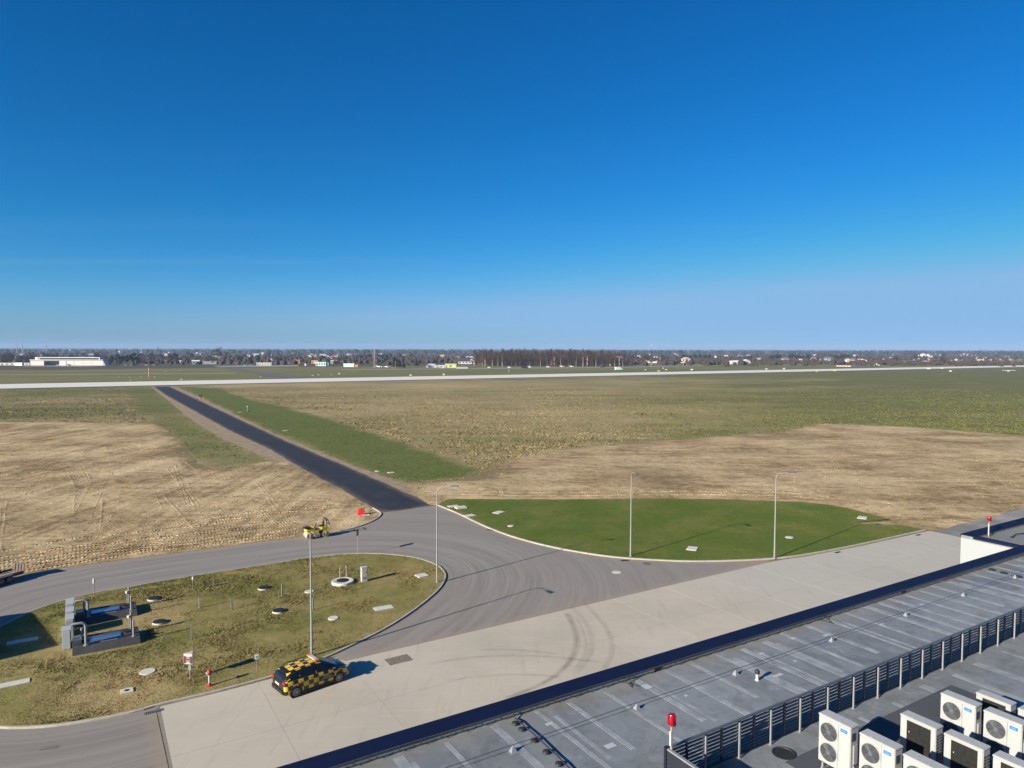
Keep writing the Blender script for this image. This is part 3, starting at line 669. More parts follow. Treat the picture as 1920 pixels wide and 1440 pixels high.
# ================================================================== STREET LAMPS
M_GALV = paint((.27, .275, .275), .5, .25, .1, 2.0, name='galvanised'); M_LUM = paint((.10, .11, .12), .4, .3, .1, name='luminaire_grey'); M_GLASS = paint((.35, .38, .4), .15, 0, .05, name='lamp_glass')
def lamp_proto():
    t = thing('street_lamp', '', 'street lamp', group='street lamps of the junction')
    MB().cyl((0, 0, 0), (0, 0, .05), .14, .14, 12).cyl((0, 0, .05), (0, 0, .9), .085, .085, 12).build('base', M_GALV, t, True)
    MB().cyl((0, 0, .9), (0, 0, 7.75), .075, .042, 12).build('pole', M_GALV, t, True)
    a = [(0, 0, 7.7)] + [(.55 - .55 * math.cos(q), 0, 7.75 + .5 * math.sin(q)) for q in np.linspace(0, math.pi / 2, 7)] + [(1.2, 0, 8.27)]
    MB().tube(a, .032, 8).build('arm', M_GALV, t, True)
    h = MB(); h.add([(1.1, -.07, 8.24), (1.1, .07, 8.24), (1.9, .16, 8.26), (1.9, -.16, 8.26), (1.1, -.05, 8.33), (1.1, .05, 8.33), (1.85, .12, 8.36), (1.85, -.12, 8.36)], [(0, 1, 2, 3), (7, 6, 5, 4), (0, 4, 5, 1), (1, 5, 6, 2), (2, 6, 7, 3), (3, 7, 4, 0)])
    l = h.build('luminaire', M_LUM, t, False, .015)
    MB().box(1.3, 1.82, -.11, .11, 8.235, 8.25).build('lens', M_GLASS, l)
    return t
LP = lamp_proto()
lamps = [((584.5, 1230), 150, 'tall grey street lamp behind the black and yellow chequered car'), ((819.5, 1092), 88, 'grey street lamp at the rounded tip of the kerbed lawn island'),
         ((1182.3, 1043), 172, 'grey street lamp on the green lawn seen with its arm end-on'), ((1452, 1047), 92, 'grey street lamp on the green lawn beside the concrete apron')]
for i, (px, b, lab) in enumerate(lamps):
    p = G(*px, LZ); p.z = LZ - .01; o = LP if i == 0 else copy_tree(LP)
    o.location = p; o.rotation_euler[2] = math.pi / 2 - R_(b); o['label'] = lab; EXCL.append((p.x, p.y, .25))

# ================================================================== SMALL THINGS ON THE LAWNS
M_WCON = paint((.46, .45, .40), .85, 0, .12, 4, name='pale_concrete'); M_BLK = paint((.013, .013, .015), .6, 0, .2, 5, name='black_cover'); M_WHITE = paint((.40, .40, .385), .45, 0, .06, name='white_enamel')
M_STEEL = paint((.33, .34, .35), .4, .5, .1, name='steel'); M_RED = paint((.45, .018, .014), .4, 0, .12, name='signal_red'); M_GREYP = paint((.22, .24, .25), .5, .2, .1, name='grey_post')
def slab(px, w, d, rz, label, h=.04, z=LZ):
    p = G(*px, z); mb = MB().box(-w / 2, w / 2, -d / 2, d / 2, -.05, h)
    o = mb.build('concrete_cover', M_WCON, None, False, .012, (p.x, p.y, z), rz); tag(o, label, 'cover slab', 'pale concrete slabs lying in the grass'); EXCL.append((p.x, p.y, max(w, d) * .62)); return o
slab((42, 1202), 1.75, .62, UROT, 'pale concrete slab at the edge of the big dark shadow on the lawn')
slab((20, 1283), 1.9, .66, UROT + .02, 'long pale concrete slab lying alone in dry grass near the curved kerb end')
slab((719, 1140), 1.45, .75, UROT - .05, 'pale rectangular concrete slab in grass beside the inner curve of the kerb')
slab((791, 1080), 1.0, .9, UROT + .1, 'pale concrete slab next to the street lamp at the island tip', .09)
for px, lab, h in (((850, 949.5), 'white slab leaning partly under another slab at the lawn corner by the new road', .06), ((864, 952.5), 'raised white slab overlapping its neighbour at the lawn corner', .16), ((880, 967), 'thin white slab in grass right at the pale kerb of the green lawn', .05), ((935, 961), 'white square slab on open green lawn past the pair of slabs', .06), ((1298, 1029), 'white square slab on green lawn between the two lamp posts', .07), ((1617, 971), 'white square slab on green lawn beside the bare soil patch', .07)):
    slab(px, 1.35, 1.0, UROT + rnd.uniform(-.1, .1) + (.5 if px[0] > 900 else 0), lab, h)
def disc(px, r, label, h=.06, mat=None, name='manhole_cover', z=LZ, cat='manhole cover', grp='round pale manhole covers in the grass'):
    p = G(*px, z); o = MB().lathe([(r, -.03), (r, h - .015), (r - .02, h)], 24).build(name, mat or M_WCON, None, False, 0, (p.x, p.y, z)); tag(o, label, cat, grp); EXCL.append((p.x, p.y, r + .12)); return o
disc((276.7, 1260), .45, 'oval looking pale manhole cover near the H sign'); disc((625, 1159.5), .38, 'pale round manhole cover in dry grass near the long pale slab')
disc((580, 1109.5), .38, 'pale round manhole cover right behind the lamp post by the car'); disc((957.5, 986.5), .36, 'pale round manhole cover on the green lawn near the kerb bend'); disc((1480, 1008), .42, 'pale round manhole cover on the green lawn near the lamp by the apron')
p = G(238, 1296, LZ); t = thing('drain_cover', 'square pale drain cover with dark hole in a bare dry patch', 'drain cover', (p.x, p.y, LZ), UROT)
MB().box(-.33, .33, -.3, .3, -.03, .06).build('frame', M_WCON, t, False, .01); MB().lathe([(.14, .055), (.14, .066), (.1, .068)], 16).build('lid', M_BLK, t); EXCL.append((p.x, p.y, .5))
def ring(px, r, rl_, h, label, grp='round black manhole lids on pale collars'):
    p = G(*px, LZ); t = thing('manhole', label, 'manhole', (p.x, p.y, LZ), 0, grp)
    MB().lathe([(r, -.05), (r, h - .03), (r - .03, h), (rl_ + .02, h), (rl_, h - .01)], 28).build('collar', M_WCON, t, True)
    MB().lathe([(rl_, h - .02), (rl_, h + .035), (rl_ - .03, h + .05), (rl_ * .4, h + .055)], 28).build('lid', M_BLK, t, True); EXCL.append((p.x, p.y, r + .1)); return t
for px, lab in (((494.5, 1104), 'black manhole lid on pale collar between two short posts in grass'), ((522.5, 1147), 'black manhole lid on pale collar left of the lamp post in open grass'), ((288, 1124), 'black manhole lid on pale collar beside the farther black tank platform'), ((299, 1168), 'black manhole lid beside the nearer black tank platform')):
    ring(px, .46, .44, .11, lab)
t = ring((642.5, 1093), .92, .5, .22, 'large pale concrete ring with black lid and two thin rods', None)
for k, (x, y) in enumerate(((-.42, .72), (.12, .80))): MB().cyl((x, y, 0), (x, y, 1.0 + .1 * k), .022, .022, 8).cyl((x, y, 1.0 + .1 * k), (x, y, 1.1 + .1 * k), .04, .04, 8).build('vent_rod', M_WHITE, t, True)
p = G(682.5, 1090, LZ); t = thing('electrical_cabinet', 'slim white electrical cabinet standing in grass beside the concrete ring', 'cabinet', (p.x, p.y, LZ), UROT)
MB().box(-.24, .24, -.17, .17, .0, .35).build('plinth', M_WHITE, t, False, .01); MB().box(-.25, .25, -.18, .18, .36, 1.22).build('housing', M_WHITE, t, False, .012); MB().box(-.27, .27, -.2, .2, 1.222, 1.27).build('roof', M_WHITE, t, False, .01)
d = MB().box(-.2, .2, -.198, -.183, .42, 1.18).build('door', M_WHITE, t, False, .004); MB().box(.12, .17, -.212, -.199, .75, .9).build('handle', M_BLK, d); MB().box(-.1, .1, -.19, -.182, .28, .32).build('vent', M_BLK, t); MB().box(-.262, -.251, -.05, .05, .95, 1.0).build('lock', M_BLK, t); EXCL.append((p.x, p.y, .45))
def post(px, h, label, head=False):
    p = G(*px, LZ); t = thing('marker_post', label, 'post', (p.x, p.y, LZ), rnd.random(), 'short grey posts in the grass')
    MB().box(-.04, .04, -.04, .04, -.05, h - .03).build('shaft', M_GREYP, t, False, .005); MB().box(-.045, .045, -.045, .045, h - .03, h).build('cap', M_STEEL, t)
    if head: MB().lathe([(.06, h), (.095, h + .06), (.1, h + .22), (.05, h + .3), (.02, h + .31)], 14).build('head', M_WHITE, t, True)
    EXCL.append((p.x, p.y, .12))
for px, h, lab in (((373.5, 1140), .82, 'short grey post in the middle of the lawn left of its twin'), ((434.5, 1143), .84, 'short grey post in the lawn between the black lids and its twin'), ((358.5, 1198), .98, 'lone short grey post in grass nearest the nearer tank platform'), ((400, 1100.5), .66, 'short grey post next to the white headed post by the road'), ((529, 1118.5), 1.0, 'short grey post between two black manhole lids'), ((586.8, 1144), .95, 'short grey post hidden right behind the lamp post')): post(px, h, lab)
post((362.4, 1107), .85, 'short grey post with white rounded head beside the service road', True)
p = G(670.5, 1040, LZ); t = thing('sign_post', 'thin grey post with dark narrow sign seen edge-on at lawn edge', 'sign', (p.x, p.y, LZ), 0); MB().cyl((0, 0, -.05), (0, 0, 2.55), .03, .03, 10).build('pole', M_GALV, t, True); MB().box(-.05, .06, -.28, .28, 1.9, 2.5).build('board', paint((.03, .03, .035), .5), t, False, .01); EXCL.append((p.x, p.y, .12))
# hydrant
p = G(392.7, 1286, LZ); t = thing('fire_hydrant', 'red and white fire hydrant standing by the kerb', 'hydrant', (p.x, p.y, LZ), UROT)
MB().lathe([(.15, -.03), (.15, .04), (.1, .06), (.09, .18), (.07, .2)], 16).build('foot', M_RED, t, True); MB().cyl((0, 0, .2), (0, 0, .66), .058, .058, 14).build('barrel', M_WHITE, t, True)
b = MB().lathe([(.07, .66), (.12, .69), (.125, .84), (.1, .92), (.04, .96), (.03, 1.0)], 16).build('bonnet', M_RED, t, True)
for a in (0, 2.3, 4.0): MB().cyl((0, 0, .76), (.2 * math.cos(a), .2 * math.sin(a), .74), .05, .05, 10).build('outlet', M_STEEL if a else M_WHITE, b, True)
MB().cyl((.05, 0, .48), (.14, 0, .48), .03, .03, 10).build('drain_valve', M_STEEL, t, True); EXCL.append((p.x, p.y, .5))
# H sign: three boards around a post
p = G(356.5, 1272, LZ); t = thing('hydrant_sign', 'triangular column of red and white boards with a letter H on a post', 'sign', (p.x, p.y, LZ), 0)
MB().cyl((0, 0, -.05), (0, 0, 1.0), .03, .03, 10).build('pole', M_GALV, t, True); MB().box(-.09, .09, -.05, .05, .52, .84).build('plate', M_GALV, t)
M_DRED = paint((.13, .012, .014), .45, 0, .1, name='dark_red'); M_NAVY = paint((.008, .012, .035), .45, 0, .1, name='navy_ink')
rad = .17
for k in range(3):
    a = R_(-98 + 120 * k); c = (rad * math.cos(a), rad * math.sin(a)); rz = a + math.pi / 2
    bd = MB().obox((0, 0, 0), (.56, .02, .62)).build('board', M_WHITE, t, False, 0, (c[0], c[1], 1.27), rz)
    for sx in (-.2, .2): MB().box(sx - .065, sx + .065, -.016, -.011, -.27, .17).build('stripe', M_DRED, bd)
    for bx in ((-.10, -.04, -.2, .14), (.04, .10, -.2, .14), (-.04, .04, -.06, .0)): MB().box(bx[0], bx[1], -.0165, -.0115, bx[2], bx[3]).build('letter_stroke', M_NAVY, bd)
MB().prism([(.33 * math.cos(R_(-98 + 60 + 120 * k)), .33 * math.sin(R_(-98 + 60 + 120 * k))) for k in range(3)], 1.585, 1.60).build('top_plate', M_WHITE, t); EXCL.append((p.x, p.y, .15))
p = G(481.5, 1260, LZ); t = thing('valve_marker', 'small white and blue tag plate on a thin stake in grass', 'marker', (p.x, p.y, LZ), .3); MB().cyl((0, 0, -.05), (0, 0, .85), .014, .014, 8).build('stake', M_GALV, t, True); MB().box(-.12, .12, -.02, .02, .8, 1.1).build('plate', M_WHITE, t, False, .005); MB().box(-.05, .09, -.026, -.021, .86, 1.02).build('print', paint((.05, .2, .3), .5), t); EXCL.append((p.x, p.y, .1))

# ---- underground tank platforms with pipes
M_PLAT = paint((.046, .047, .051), .7, 0, .25, 1.5, name='black_platform'); M_BLUE = paint((.22, .25, .29), .22, .75, .1, name='bare_metal_lid'); M_MIR = MT('polished_lid', .12, .9); M_MIR.col((.6, .62, .65)); M_MIR = M_MIR.m; M_CAB = paint((.36, .39, .39), .5, .1, .08, name='cabinet_grey')
def platform(o0, label, goose):
    b = uvw(*o0, LZ); t = thing('tank_platform', label, 'tank platform', (b.x, b.y, LZ), UROT, 'black tank platforms with vent pipes')
    L = 3.95; W = 2.35; h = .42
    MB().add([(0, 0, -.03), (L, 0, -.03), (L, W, -.03), (0, W, -.03), (.02, .25, h), (L - .02, .25, h), (L - .02, W - .05, h), (.02, W - .05, h)], [(0, 3, 2, 1), (4, 5, 6, 7), (0, 1, 5, 4), (1, 2, 6, 5), (2, 3, 7, 6), (3, 0, 4, 7)]).build('deck', M_PLAT, t, False, .02)
    for y in (.58, 1.80, 2.1): MB().box(.1, L - .1, y - .03, y + .03, h + .002, h + .03).build('rail', M_PLAT, t)
    pn = MB().box(.95, 2.85, .70, 1.72, h + .002, h + .06).build('hatch', M_BLUE, t, False, .01); MB().box(1.03, 2.77, .76, 1.32, h + .062, h + .075).build('polished_plate', M_MIR, pn)
    MB().box(.05, .55, .72, 1.5, h + .002, h + .32).build('metal_box', M_BLUE, t, False, .02)
    for x, y, r in ((3.2, 1.6, .28), (3.55, 1.5, .12)): MB().lathe([(r, h), (r, h + .06), (r * .7, h + .08)], 20).build('lid', M_BLK, t, True, 0, (x, y, 0))
    MB().box(1.6, 2.6, .4, .46, h + .03, h + .07).build('lever', M_STEEL, t)
    for x, y, z in ((3.55, .45, 1.45), (.55, 1.9, 1.05), (3.5, 2.05, 1.6)): MB().cyl((x, y, h - .02), (x, y, h + .03), .13, .13, 12).cyl((x, y, h), (x, y, z), .065, .065, 12).cyl((x, y, z), (x, y, z + .06), .085, .085, 12).build('vent_pipe', M_GALV, t, True)
    x = .78; y = .42; z = goose
    g = [(x, y, h - .02), (x, y, z - .25)] + [(x - .25 + .25 * math.cos(q), y, z - .25 + .25 * math.sin(q)) for q in np.linspace(.2, math.pi / 2, 6)] + [(x - .7, y, z), (x - .78, y, z - .04)]
    MB().tube(g, .085, 12).cyl((x, y, h - .02), (x, y, h + .04), .16, .16, 12).build('gooseneck_pipe', M_GALV, t, True)
    v = MB().tube([(3.38, 1.95, h - .02), (3.38, 1.95, 1.25)], .03, 8).build('level_mast', M_GALV, t, True); MB().obox((3.38, 1.95, 1.33), (.22, .22, .18), .6).build('head', M_WHITE, v, False, .02)
    for i in range(5):
        for j in range(3): c = uvw(o0[0] + .4 + .8 * i, o0[1] + .3 + .8 * j); EXCL.append((c.x, c.y, .75))
platform((-.73, 53.2), 'black tank platform with vent pipes set closer to the H sign', 1.95)
platform((-.55, 58.9), 'black tank platform with vent pipes set closer to the service road', 1.7)
def cab(u, v, w, d, h, label, slope=0):
    b = uvw(u, v, LZ); t = thing('control_cabinet', label, 'cabinet', (b.x, b.y, LZ), UROT, 'grey control cabinets in a row beside the tank platforms')
    MB().add([(0, 0, -.02), (w, 0, -.02), (w, d, -.02), (0, d, -.02), (0, slope, h), (w, slope, h), (w, d, h), (0, d, h)], [(0, 3, 2, 1), (4, 5, 6, 7), (0, 1, 5, 4), (1, 2, 6, 5), (2, 3, 7, 6), (3, 0, 4, 7)]).build('housing', M_CAB, t, False, .05)
    MB().box(-.02, w + .02, slope + .06, d - .02, h + .002, h + .03).build('roof_plate', M_CAB, t, False, .01)
    dr = MB().box(-.015, -.003, .12 + slope, d - .12, .15, h - .12).build('door', M_CAB, t); MB().box(-.04, -.016, d * .5, d * .5 + .05, h * .45, h * .6).build('handle', M_BLK, dr)
    c = uvw(u + w / 2, v + d / 2); EXCL.append((c.x, c.y, max(w, d) * .6))
cab(-1.30, 54.6, .5, 1.3, 1.15, 'grey control cabinet with sloped front standing nearest the H sign', .25)
cab(-.95 - .18, 56.9, .5, 1.35, 1.2, 'grey control cabinet in a row just behind the sloped one'); cab(-1.13, 58.4, .5, 1.3, 1.25, 'middle grey control cabinet of the row beside the platforms'); cab(-1.13, 59.85, .5, 1.5, 1.35, 'tallest grey control cabinet at the road end of the row')
p = G(168, 1122, LZ); t = thing('marker_post', 'white headed steel post behind the farther tank platform', 'post', (p.x, p.y + .6, LZ), 0); MB().cyl((0, 0, -.05), (0, 0, 1.0), .035, .035, 10).build('shaft', M_GREYP, t, True); MB().box(-.08, .08, -.06, .06, 1.0, 1.42).build('head', M_WHITE, t, False, .03)

# ---- gratings
def grate(px, w, d, rz, label, z=.03, mat=None):
    p = G(*px, z); t = thing('drain_grate', label, 'grating', (p.x, p.y, z), rz, 'drain gratings'); MB().box(-w / 2, w / 2, -d / 2, d / 2, -.02, .002).build('pit', M_BLK, t)
    n = max(4, int(w / .09))
    for i in range(n): x = -w / 2 + w * (i + .5) / n; MB().box(x - .018, x + .018, -d / 2, d / 2, .003, .016).build('bar', mat or M_STEEL, t)
grate((289, 1334), .95, .28, UROT, 'steel drain grating in the gutter at the corner of the concrete apron')
m = MT('rusty_patch', .9); p = m.pos(); m.col(m.mix(m.mr(m.noise(p, 6, 5, .7), .35, .65), (.10, .085, .07), (.21, .18, .15)))
o = MB().obox((0, 0, 0), (1.55, 1.0, .02)).build('patch_cover', m.m, None, False, 0, G(747, 1237, .033), UROT); tag(o, 'brown rectangular patch set in the concrete in front of the car', 'patch')
M_FRAME = paint((.40, .385, .34), .85, 0, .08, 3, name='fresh_concrete')
for k in range(1): pass
for px, lab in (((919, 993.5), 'small dark gutter grating at the first bend of the pale kerb'), ((1172, 1050.8), 'dark gutter grating below the lamp seen end-on'), ((1571, 1035.5), 'small dark gutter grating where the kerb runs along the apron'), ((1722, 1003), 'small dark gutter grating at the far end of the apron kerb')): grate(px, .8, .3, UROT - (.9 if px[0] < 1000 else .3 if px[0] < 1300 else 0), lab, .03, M_BLK)
disc((1156, 1073), .42, 'pale round manhole cover set flush in the grey asphalt', .012, M_WCON, 'manhole_cover', .018, 'manhole cover', 'manhole covers in the asphalt')
disc((1213, 1057), .42, 'dark round manhole cover in the asphalt near the lawn kerb', .012, paint((.11, .1, .09), .8), 'manhole_cover', .018, 'manhole cover', 'manhole covers in the asphalt')
# red box and plate on the soil tip
p = G(677, 966, SOIL_Z); t = thing('red_barrier_block', 'red plastic barrier block standing on sand at the kerb bend', 'barrier', (p.x, p.y, SOIL_Z), .4)
MB().add([(-.45, -.3, 0), (.45, -.3, 0), (.45, .3, 0), (-.45, .3, 0), (-.36, -.14, .75), (.36, -.14, .75), (.36, .14, .75), (-.36, .14, .75)], [(0, 3, 2, 1), (4, 5, 6, 7), (0, 1, 5, 4), (1, 2, 6, 5), (2, 3, 7, 6), (3, 0, 4, 7)]).build('body', paint((.62, .03, .03), .45, 0, .1), t, False, .04); MB().box(-.1, .1, -.16, .16, .752, .79).build('filler_lug', M_RED, t, False, .01)
slab((686.5, 966.5), .8, .6, .3, 'small pale slab lying on sand beside the red block', .1, SOIL_Z)
# plates and devices beside the new road
for px, lab in (((535, 807.5), 'white plate lying in the green strip well along the new road'), ((733, 886.5), 'white plate lying in the green strip near the road junction'), ((707, 884), 'tiny white plate beside the white plate in the green strip'), ((449, 773), 'small white plate in grass beside the white headed lamp stake')):
    slab(px, 1.0 if px[0] != 707 else .5, .8, UROT, lab, .08, .0)
p = G(464, 772.5, 0); t = thing('survey_marker', 'white headed stake with a black box in grass beside the new road', 'marker', (p.x, p.y, 0)); MB().cyl((0, 0, -.05), (0, 0, 1.5), .05, .05, 8).build('stake', M_WHITE, t, True); MB().lathe([(.1, 1.5), (.24, 1.6), (.24, 1.85), (.1, 1.95)], 12).build('head', M_WHITE, t, True); MB().box(.1, .55, -.3, .1, 0, .4).build('box', M_BLK, t, False, .02)
p = G(377, 749, 0); t = thing('trestle', 'rusty brown trestle frame standing in grass beside the far part of the new road', 'trestle', (p.x, p.y, 0), .5)
for sx in (-.8, .8):
    for sy in (-.3, .3): MB().cyl((sx, sy * 1.5, 0), (sx, sy * .4, 1.2), .06, .06, 8).build('leg', paint((.45, .36, .25), .8), t)
MB().box(-.95, .7, -.3, .3, 1.2, 1.9).build('body', paint((.16, .055, .03), .8, 0, .3), t, False, .03); MB().box(-1.5, -1.1, -.6, -.2, 0, .3).build('case', M_BLK, t)
# ================================================================== VEHICLES
def checker_mat():
    m = MT('chequer_paint', .28, 0, .5); uv = m.uv(); sp = m.node('ShaderNodeSeparateXYZ'); m.nt.links.new(uv, sp.inputs[0])
    a = m.math('FLOOR', m.math('DIVIDE', sp.outputs[0], .315)); b = m.math('FLOOR', m.math('DIVIDE', sp.outputs[1], .265))
    c = m.math('FLOORED_MODULO', m.math('ADD', a, b), 2.0); c = m.math('MULTIPLY', c, m.mr(m.attr('chk'), .45, .55))
    n = m.noise(m.obj(), 6, 4, .7)
    y = m.mix(n, (.58, .37, .012), (.66, .44, .018)); k = m.mix(n, (.010, .010, .011), (.018, .018, .018)); m.col(m.mix(c, k, y))
    m.b.inputs['Coat Weight'].default_value = .4; m.b.inputs['Coat Roughness'].default_value = .1
    return m.m
M_CHK = checker_mat(); M_CBLK = paint((.012, .012, .013), .3, 0, .1, name='black_trim'); M_CGL = MT('car_glass', .06, 0, .6); M_CGL.col((.008, .010, .012)); M_CGL = M_CGL.m
M_TYRE = paint((.014, .014, .014), .85, 0, .2, 8, name='tyre'); M_RIM = paint((.40, .41, .42), .35, .5, .06, name='rim_alloy'); M_TAIL = paint((.5, .01, .012), .2, 0, .1, name='tail_lens'); M_ORANGE = paint((.62, .19, .03), .25, 0, .08, name='amber_lens')
def wheel(parent, c, r, w, ny, spokes=10, name='wheel', rim=None):
    t = bpy.data.objects.new(name, None); COL.objects.link(t); t.parent = parent; t.location = c
    me = MB().lathe([(r * .66, -w / 2), (r * .93, -w / 2), (r, -w * .32), (r, w * .32), (r * .93, w / 2), (r * .66, w / 2)], 28, caps=False); M = Matrix.Rotation(math.pi / 2, 4, 'X'); me.xform(M).build('tyre', M_TYRE, t, True)
    b = MB(); s = -1 if ny < 0 else 1
    b.lathe([(r * .63, -.015), (r * .68, -.015), (r * .68, .015), (r * .63, .015), (r * .63, -.015)], 28, (0, 0, w * .5 - .005), caps=False).lathe([(r * .16, -.02), (r * .16, .012), (r * .08, .02)], 14, (0, 0, w * .42))
    for k in range(spokes): a = 2 * math.pi * k / spokes; b.obox((.4 * r * math.cos(a), .4 * r * math.sin(a), w * .42), (r * .5, r * .065, .02), a)
    b.xform(Matrix.Rotation(-math.pi / 2 * s, 4, 'X')); b.build('rim', rim or M_RIM, t, True)
    d = MB().lathe([(r * .64, -.01), (r * .64, .01)], 24, (0, 0, w * .36)).xform(Matrix.Rotation(-math.pi / 2 * s, 4, 'X')); d.build('hub_disc', M_CBLK, t)
    return t
def car():
    a = G(555, 1307, .026); b = G(634.6, 1279, .026); d = (b - a).normalized(); rz = math.atan2(d.y, d.x); left = Vector((-d.y, d.x, 0)); c = (a + b) / 2 + left * .84
    t = thing('marshal_car', 'black and yellow chequered estate car with amber light bar parked on the apron', 'car', (c.x, c.y, .026), rz)
    S = np.array([(-2.24, .62, .66, .74, .60, .80, .34), (-2.20, .76, .80, .92, .70, 1.00, .27), (-2.12, .81, .86, 1.00, .70, 1.12, .22), (-1.98, .83, .89, 1.02, .66, 1.30, .20), (-1.72, .84, .90, 1.02, .62, 1.46, .2), (-1.2, .85, .91, 1.01, .60, 1.54, .2), (-.5, .85, .92, 1.0, .59, 1.58, .2), (.1, .85, .92, .99, .58, 1.57, .2), (.5, .85, .92, .98, .58, 1.50, .2), (.85, .85, .92, .97, .60, 1.34, .2), (1.2, .85, .915, .95, .65, 1.15, .2), (1.42, .85, .91, .93, .69, 1.03, .2), (1.85, .84, .89, .87, .66, .93, .2), (2.1, .78, .82, .76, .58, .82, .22), (2.2, .68, .71, .64, .48, .68, .26), (2.25, .50, .53, .53, .36, .56, .32)])
    S[:, 0] = np.where(S[:, 0] < -1.5, -1.5 + (S[:, 0] + 1.5) * .76, np.where(S[:, 0] > 1.6, 1.6 + (S[:, 0] - 1.6) * .88, S[:, 0])); S[:, 3] *= .955; S[:, 5] *= .955
    def prof(x):
        ys, yb, zb, yr, zr, zf = [np.interp(x, S[:, 0], S[:, k]) for k in range(1, 7)]
        zm = lambda q: zf + (zb - zf) * q
        return [(0, zf), (ys * .92, zf), (yb * .99, zm(.12)), (yb * 1.01, zm(.45)), (yb, zm(.86)), (yb * .965, zm(1.0) + .005), (yr + .035, zr - .085), (yr * .9, zr - .02), (yr * .5, zr + .005), (0, zr + .015)]
    xs = np.concatenate([np.linspace(S[0, 0], -1.62, 12), np.linspace(-1.55, .4, 12), np.linspace(.5, 1.5, 12), np.linspace(1.6, S[-1, 0], 10)])
    K = 10; vs_ = []; uvs = []; chk = []
    for x in xs:
        pr = prof(x); full = [(-y, z) for y, z in pr] + [(y, z) for y, z in pr[-2:0:-1]]
        for q, (y, z) in enumerate(full):
            k = q if q < K else 2 * (K - 1) - q
            vs_.append((x, y, z)); side = k <= 5
            uvs.append((x + 5.0, z + .02 if side else 1.06 + (z - 1.06) * .0 + .265 * 3 + (.70 - abs(y)) * .8 * (1 if y < 0 else 1)))
            on = (1 if (k in (1, 2, 3, 4, 5) and x > S[0, 0] + .02) else 0) if side else (1 if -1.82 < x < .42 and k >= 7 else 0)
            if k in (0,): on = 0
            if x > 1.15 and k >= 5: on = 0
            chk.append(on)
    n = 2 * (K - 1); fs = [(i * n + k, (i + 1) * n + k, (i + 1) * n + (k + 1) % n, i * n + (k + 1) % n) for i in range(len(xs) - 1) for k in range(n)]
    fs += [tuple(range(n)), tuple(reversed(range((len(xs) - 1) * n, len(xs) * n)))]
    mb = MB().add(vs_, fs); me = mb.mesh('body', True); ul = me.uv_layers.new(name='UVMap')
    for lp in me.loops: ul.data[lp.index].uv = uvs[lp.vertex_index]
    set_attr(me, 'chk', chk); me.materials.append(M_CHK); body = link('body', me, t)
    bm = bmesh.new(); bm.from_mesh(me); bmesh.ops.recalc_face_normals(bm, faces=bm.faces); bm.to_mesh(me); bm.free()
    def patch(name, x0, x1, k0, k1, f0, f1, mat, par, sides=(-1, 1), off=.008, nx=8, trim=None):
        for s in sides:
            v = []; g = []
            for i in range(nx + 1):
                x = x0 + (x1 - x0) * i / nx; pr = prof(x)
                A = np.array(pr[k0]); B = np.array(pr[k1]); ff0, ff1 = f0, f1
                for f in (ff0, ff1):
                    q = A + (B - A) * f; nrm = np.array([B[1] - A[1], A[0] - B[0]]); nrm = nrm / (np.linalg.norm(nrm) + 1e-9)
                    xx = x + (trim(x, f) if trim else 0)
                    v.append((xx, s * (q[0] + abs(nrm[0]) * off), q[1] + abs(nrm[1]) * off))
            for i in range(nx): g.append((2 * i, 2 * i + 2, 2 * i + 3, 2 * i + 1) if s < 0 else (2 * i + 1, 2 * i + 3, 2 * i + 2, 2 * i))
            MB().add(v, g).build(name, mat, par, True)
    for x0, x1 in ((-1.66, -1.12), (-1.06, -.12), (-.05, .98)): patch('side_window', x0, x1, 5, 6, .10, .92, M_CGL, t)
    def cross(name, x0, x1, nx=6, wide=.93, mat=M_CGL):
        v = []; W = 7
        for i in range(nx + 1):
            x = x0 + (x1 - x0) * i / nx; pr = prof(x); ys = [p[0] for p in pr[6:]][::-1]; zs = [p[1] for p in pr[6:]][::-1]
            for j in range(W): y = (-1 + 2 * j / (W - 1)) * ys[-1] * wide; v.append((x + (.012 if x > 0 else -.012), y, np.interp(abs(y), ys, zs) + .008))
        g = [(i * W + j, (i + 1) * W + j, (i + 1) * W + j + 1, i * W + j + 1) for i in range(nx) for j in range(W - 1)]
        MB().add(v, g).build(name, mat, t, True)
    cross('windscreen', .50, 1.36); cross('rear_window', -1.95, -1.74)
    for s in (-1, 1):
        for x in (-1.36, 1.36): MB().cyl((x, s * .80, .32), (x, s * .922, .32), .385, .38, 28).build('wheel_arch', M_CBLK, t, True)
        MB().box(-1.0, 1.0, s * .90 - .03, s * .90 + .03, .17, .25).build('sill', M_CBLK, t)
        l = MB().obox((-1.94, s * .70, .92), (.20, .26, .15), 0, 0, 0).build('tail_lamp', M_TAIL, t, False, .02)
        MB().obox((1.98, s * .62, .71), (.3, .3, .12), s * -.5).build('headlamp', M_GLASS, t, False, .02)
        MB().obox((.78, s * 1.0, 1.03), (.12, .2, .13)).build('mirror', M_CBLK, t, False, .03)
        for x in (-.35, .6): MB().obox((x, s * .932, .88), (.2, .03, .03)).build('door_handle', M_CBLK, t)
        MB().obox((.55, s * .930, .60), (1.0, .012, .24)).build('door_panel', M_CBLK, t)
        for zz, ww in ((.65, .55), (.57, .75)): MB().obox((.57, s * .938, zz), (ww, .006, .035)).build('lettering_line', paint((.3, .3, .3), .6), t)
    for s in (-1, 1):
        for x in (-1.02, -.06, .98): MB().obox((x, s * .925, .62), (.012, .012, .62)).build('door_seam', M_CBLK, t)
        MB().tube([(-1.45, s * .60, 1.44), (-1.2, s * .62, 1.50), (.1, s * .60, 1.525), (.35, s * .6, 1.49)], .018, 6).build('roof_rail', M_CBLK, t, True)
    for x in (-1.36, 1.36):
        for s in (-1, 1): wheel(t, (x, s * .83, .32), .32, .2, s)
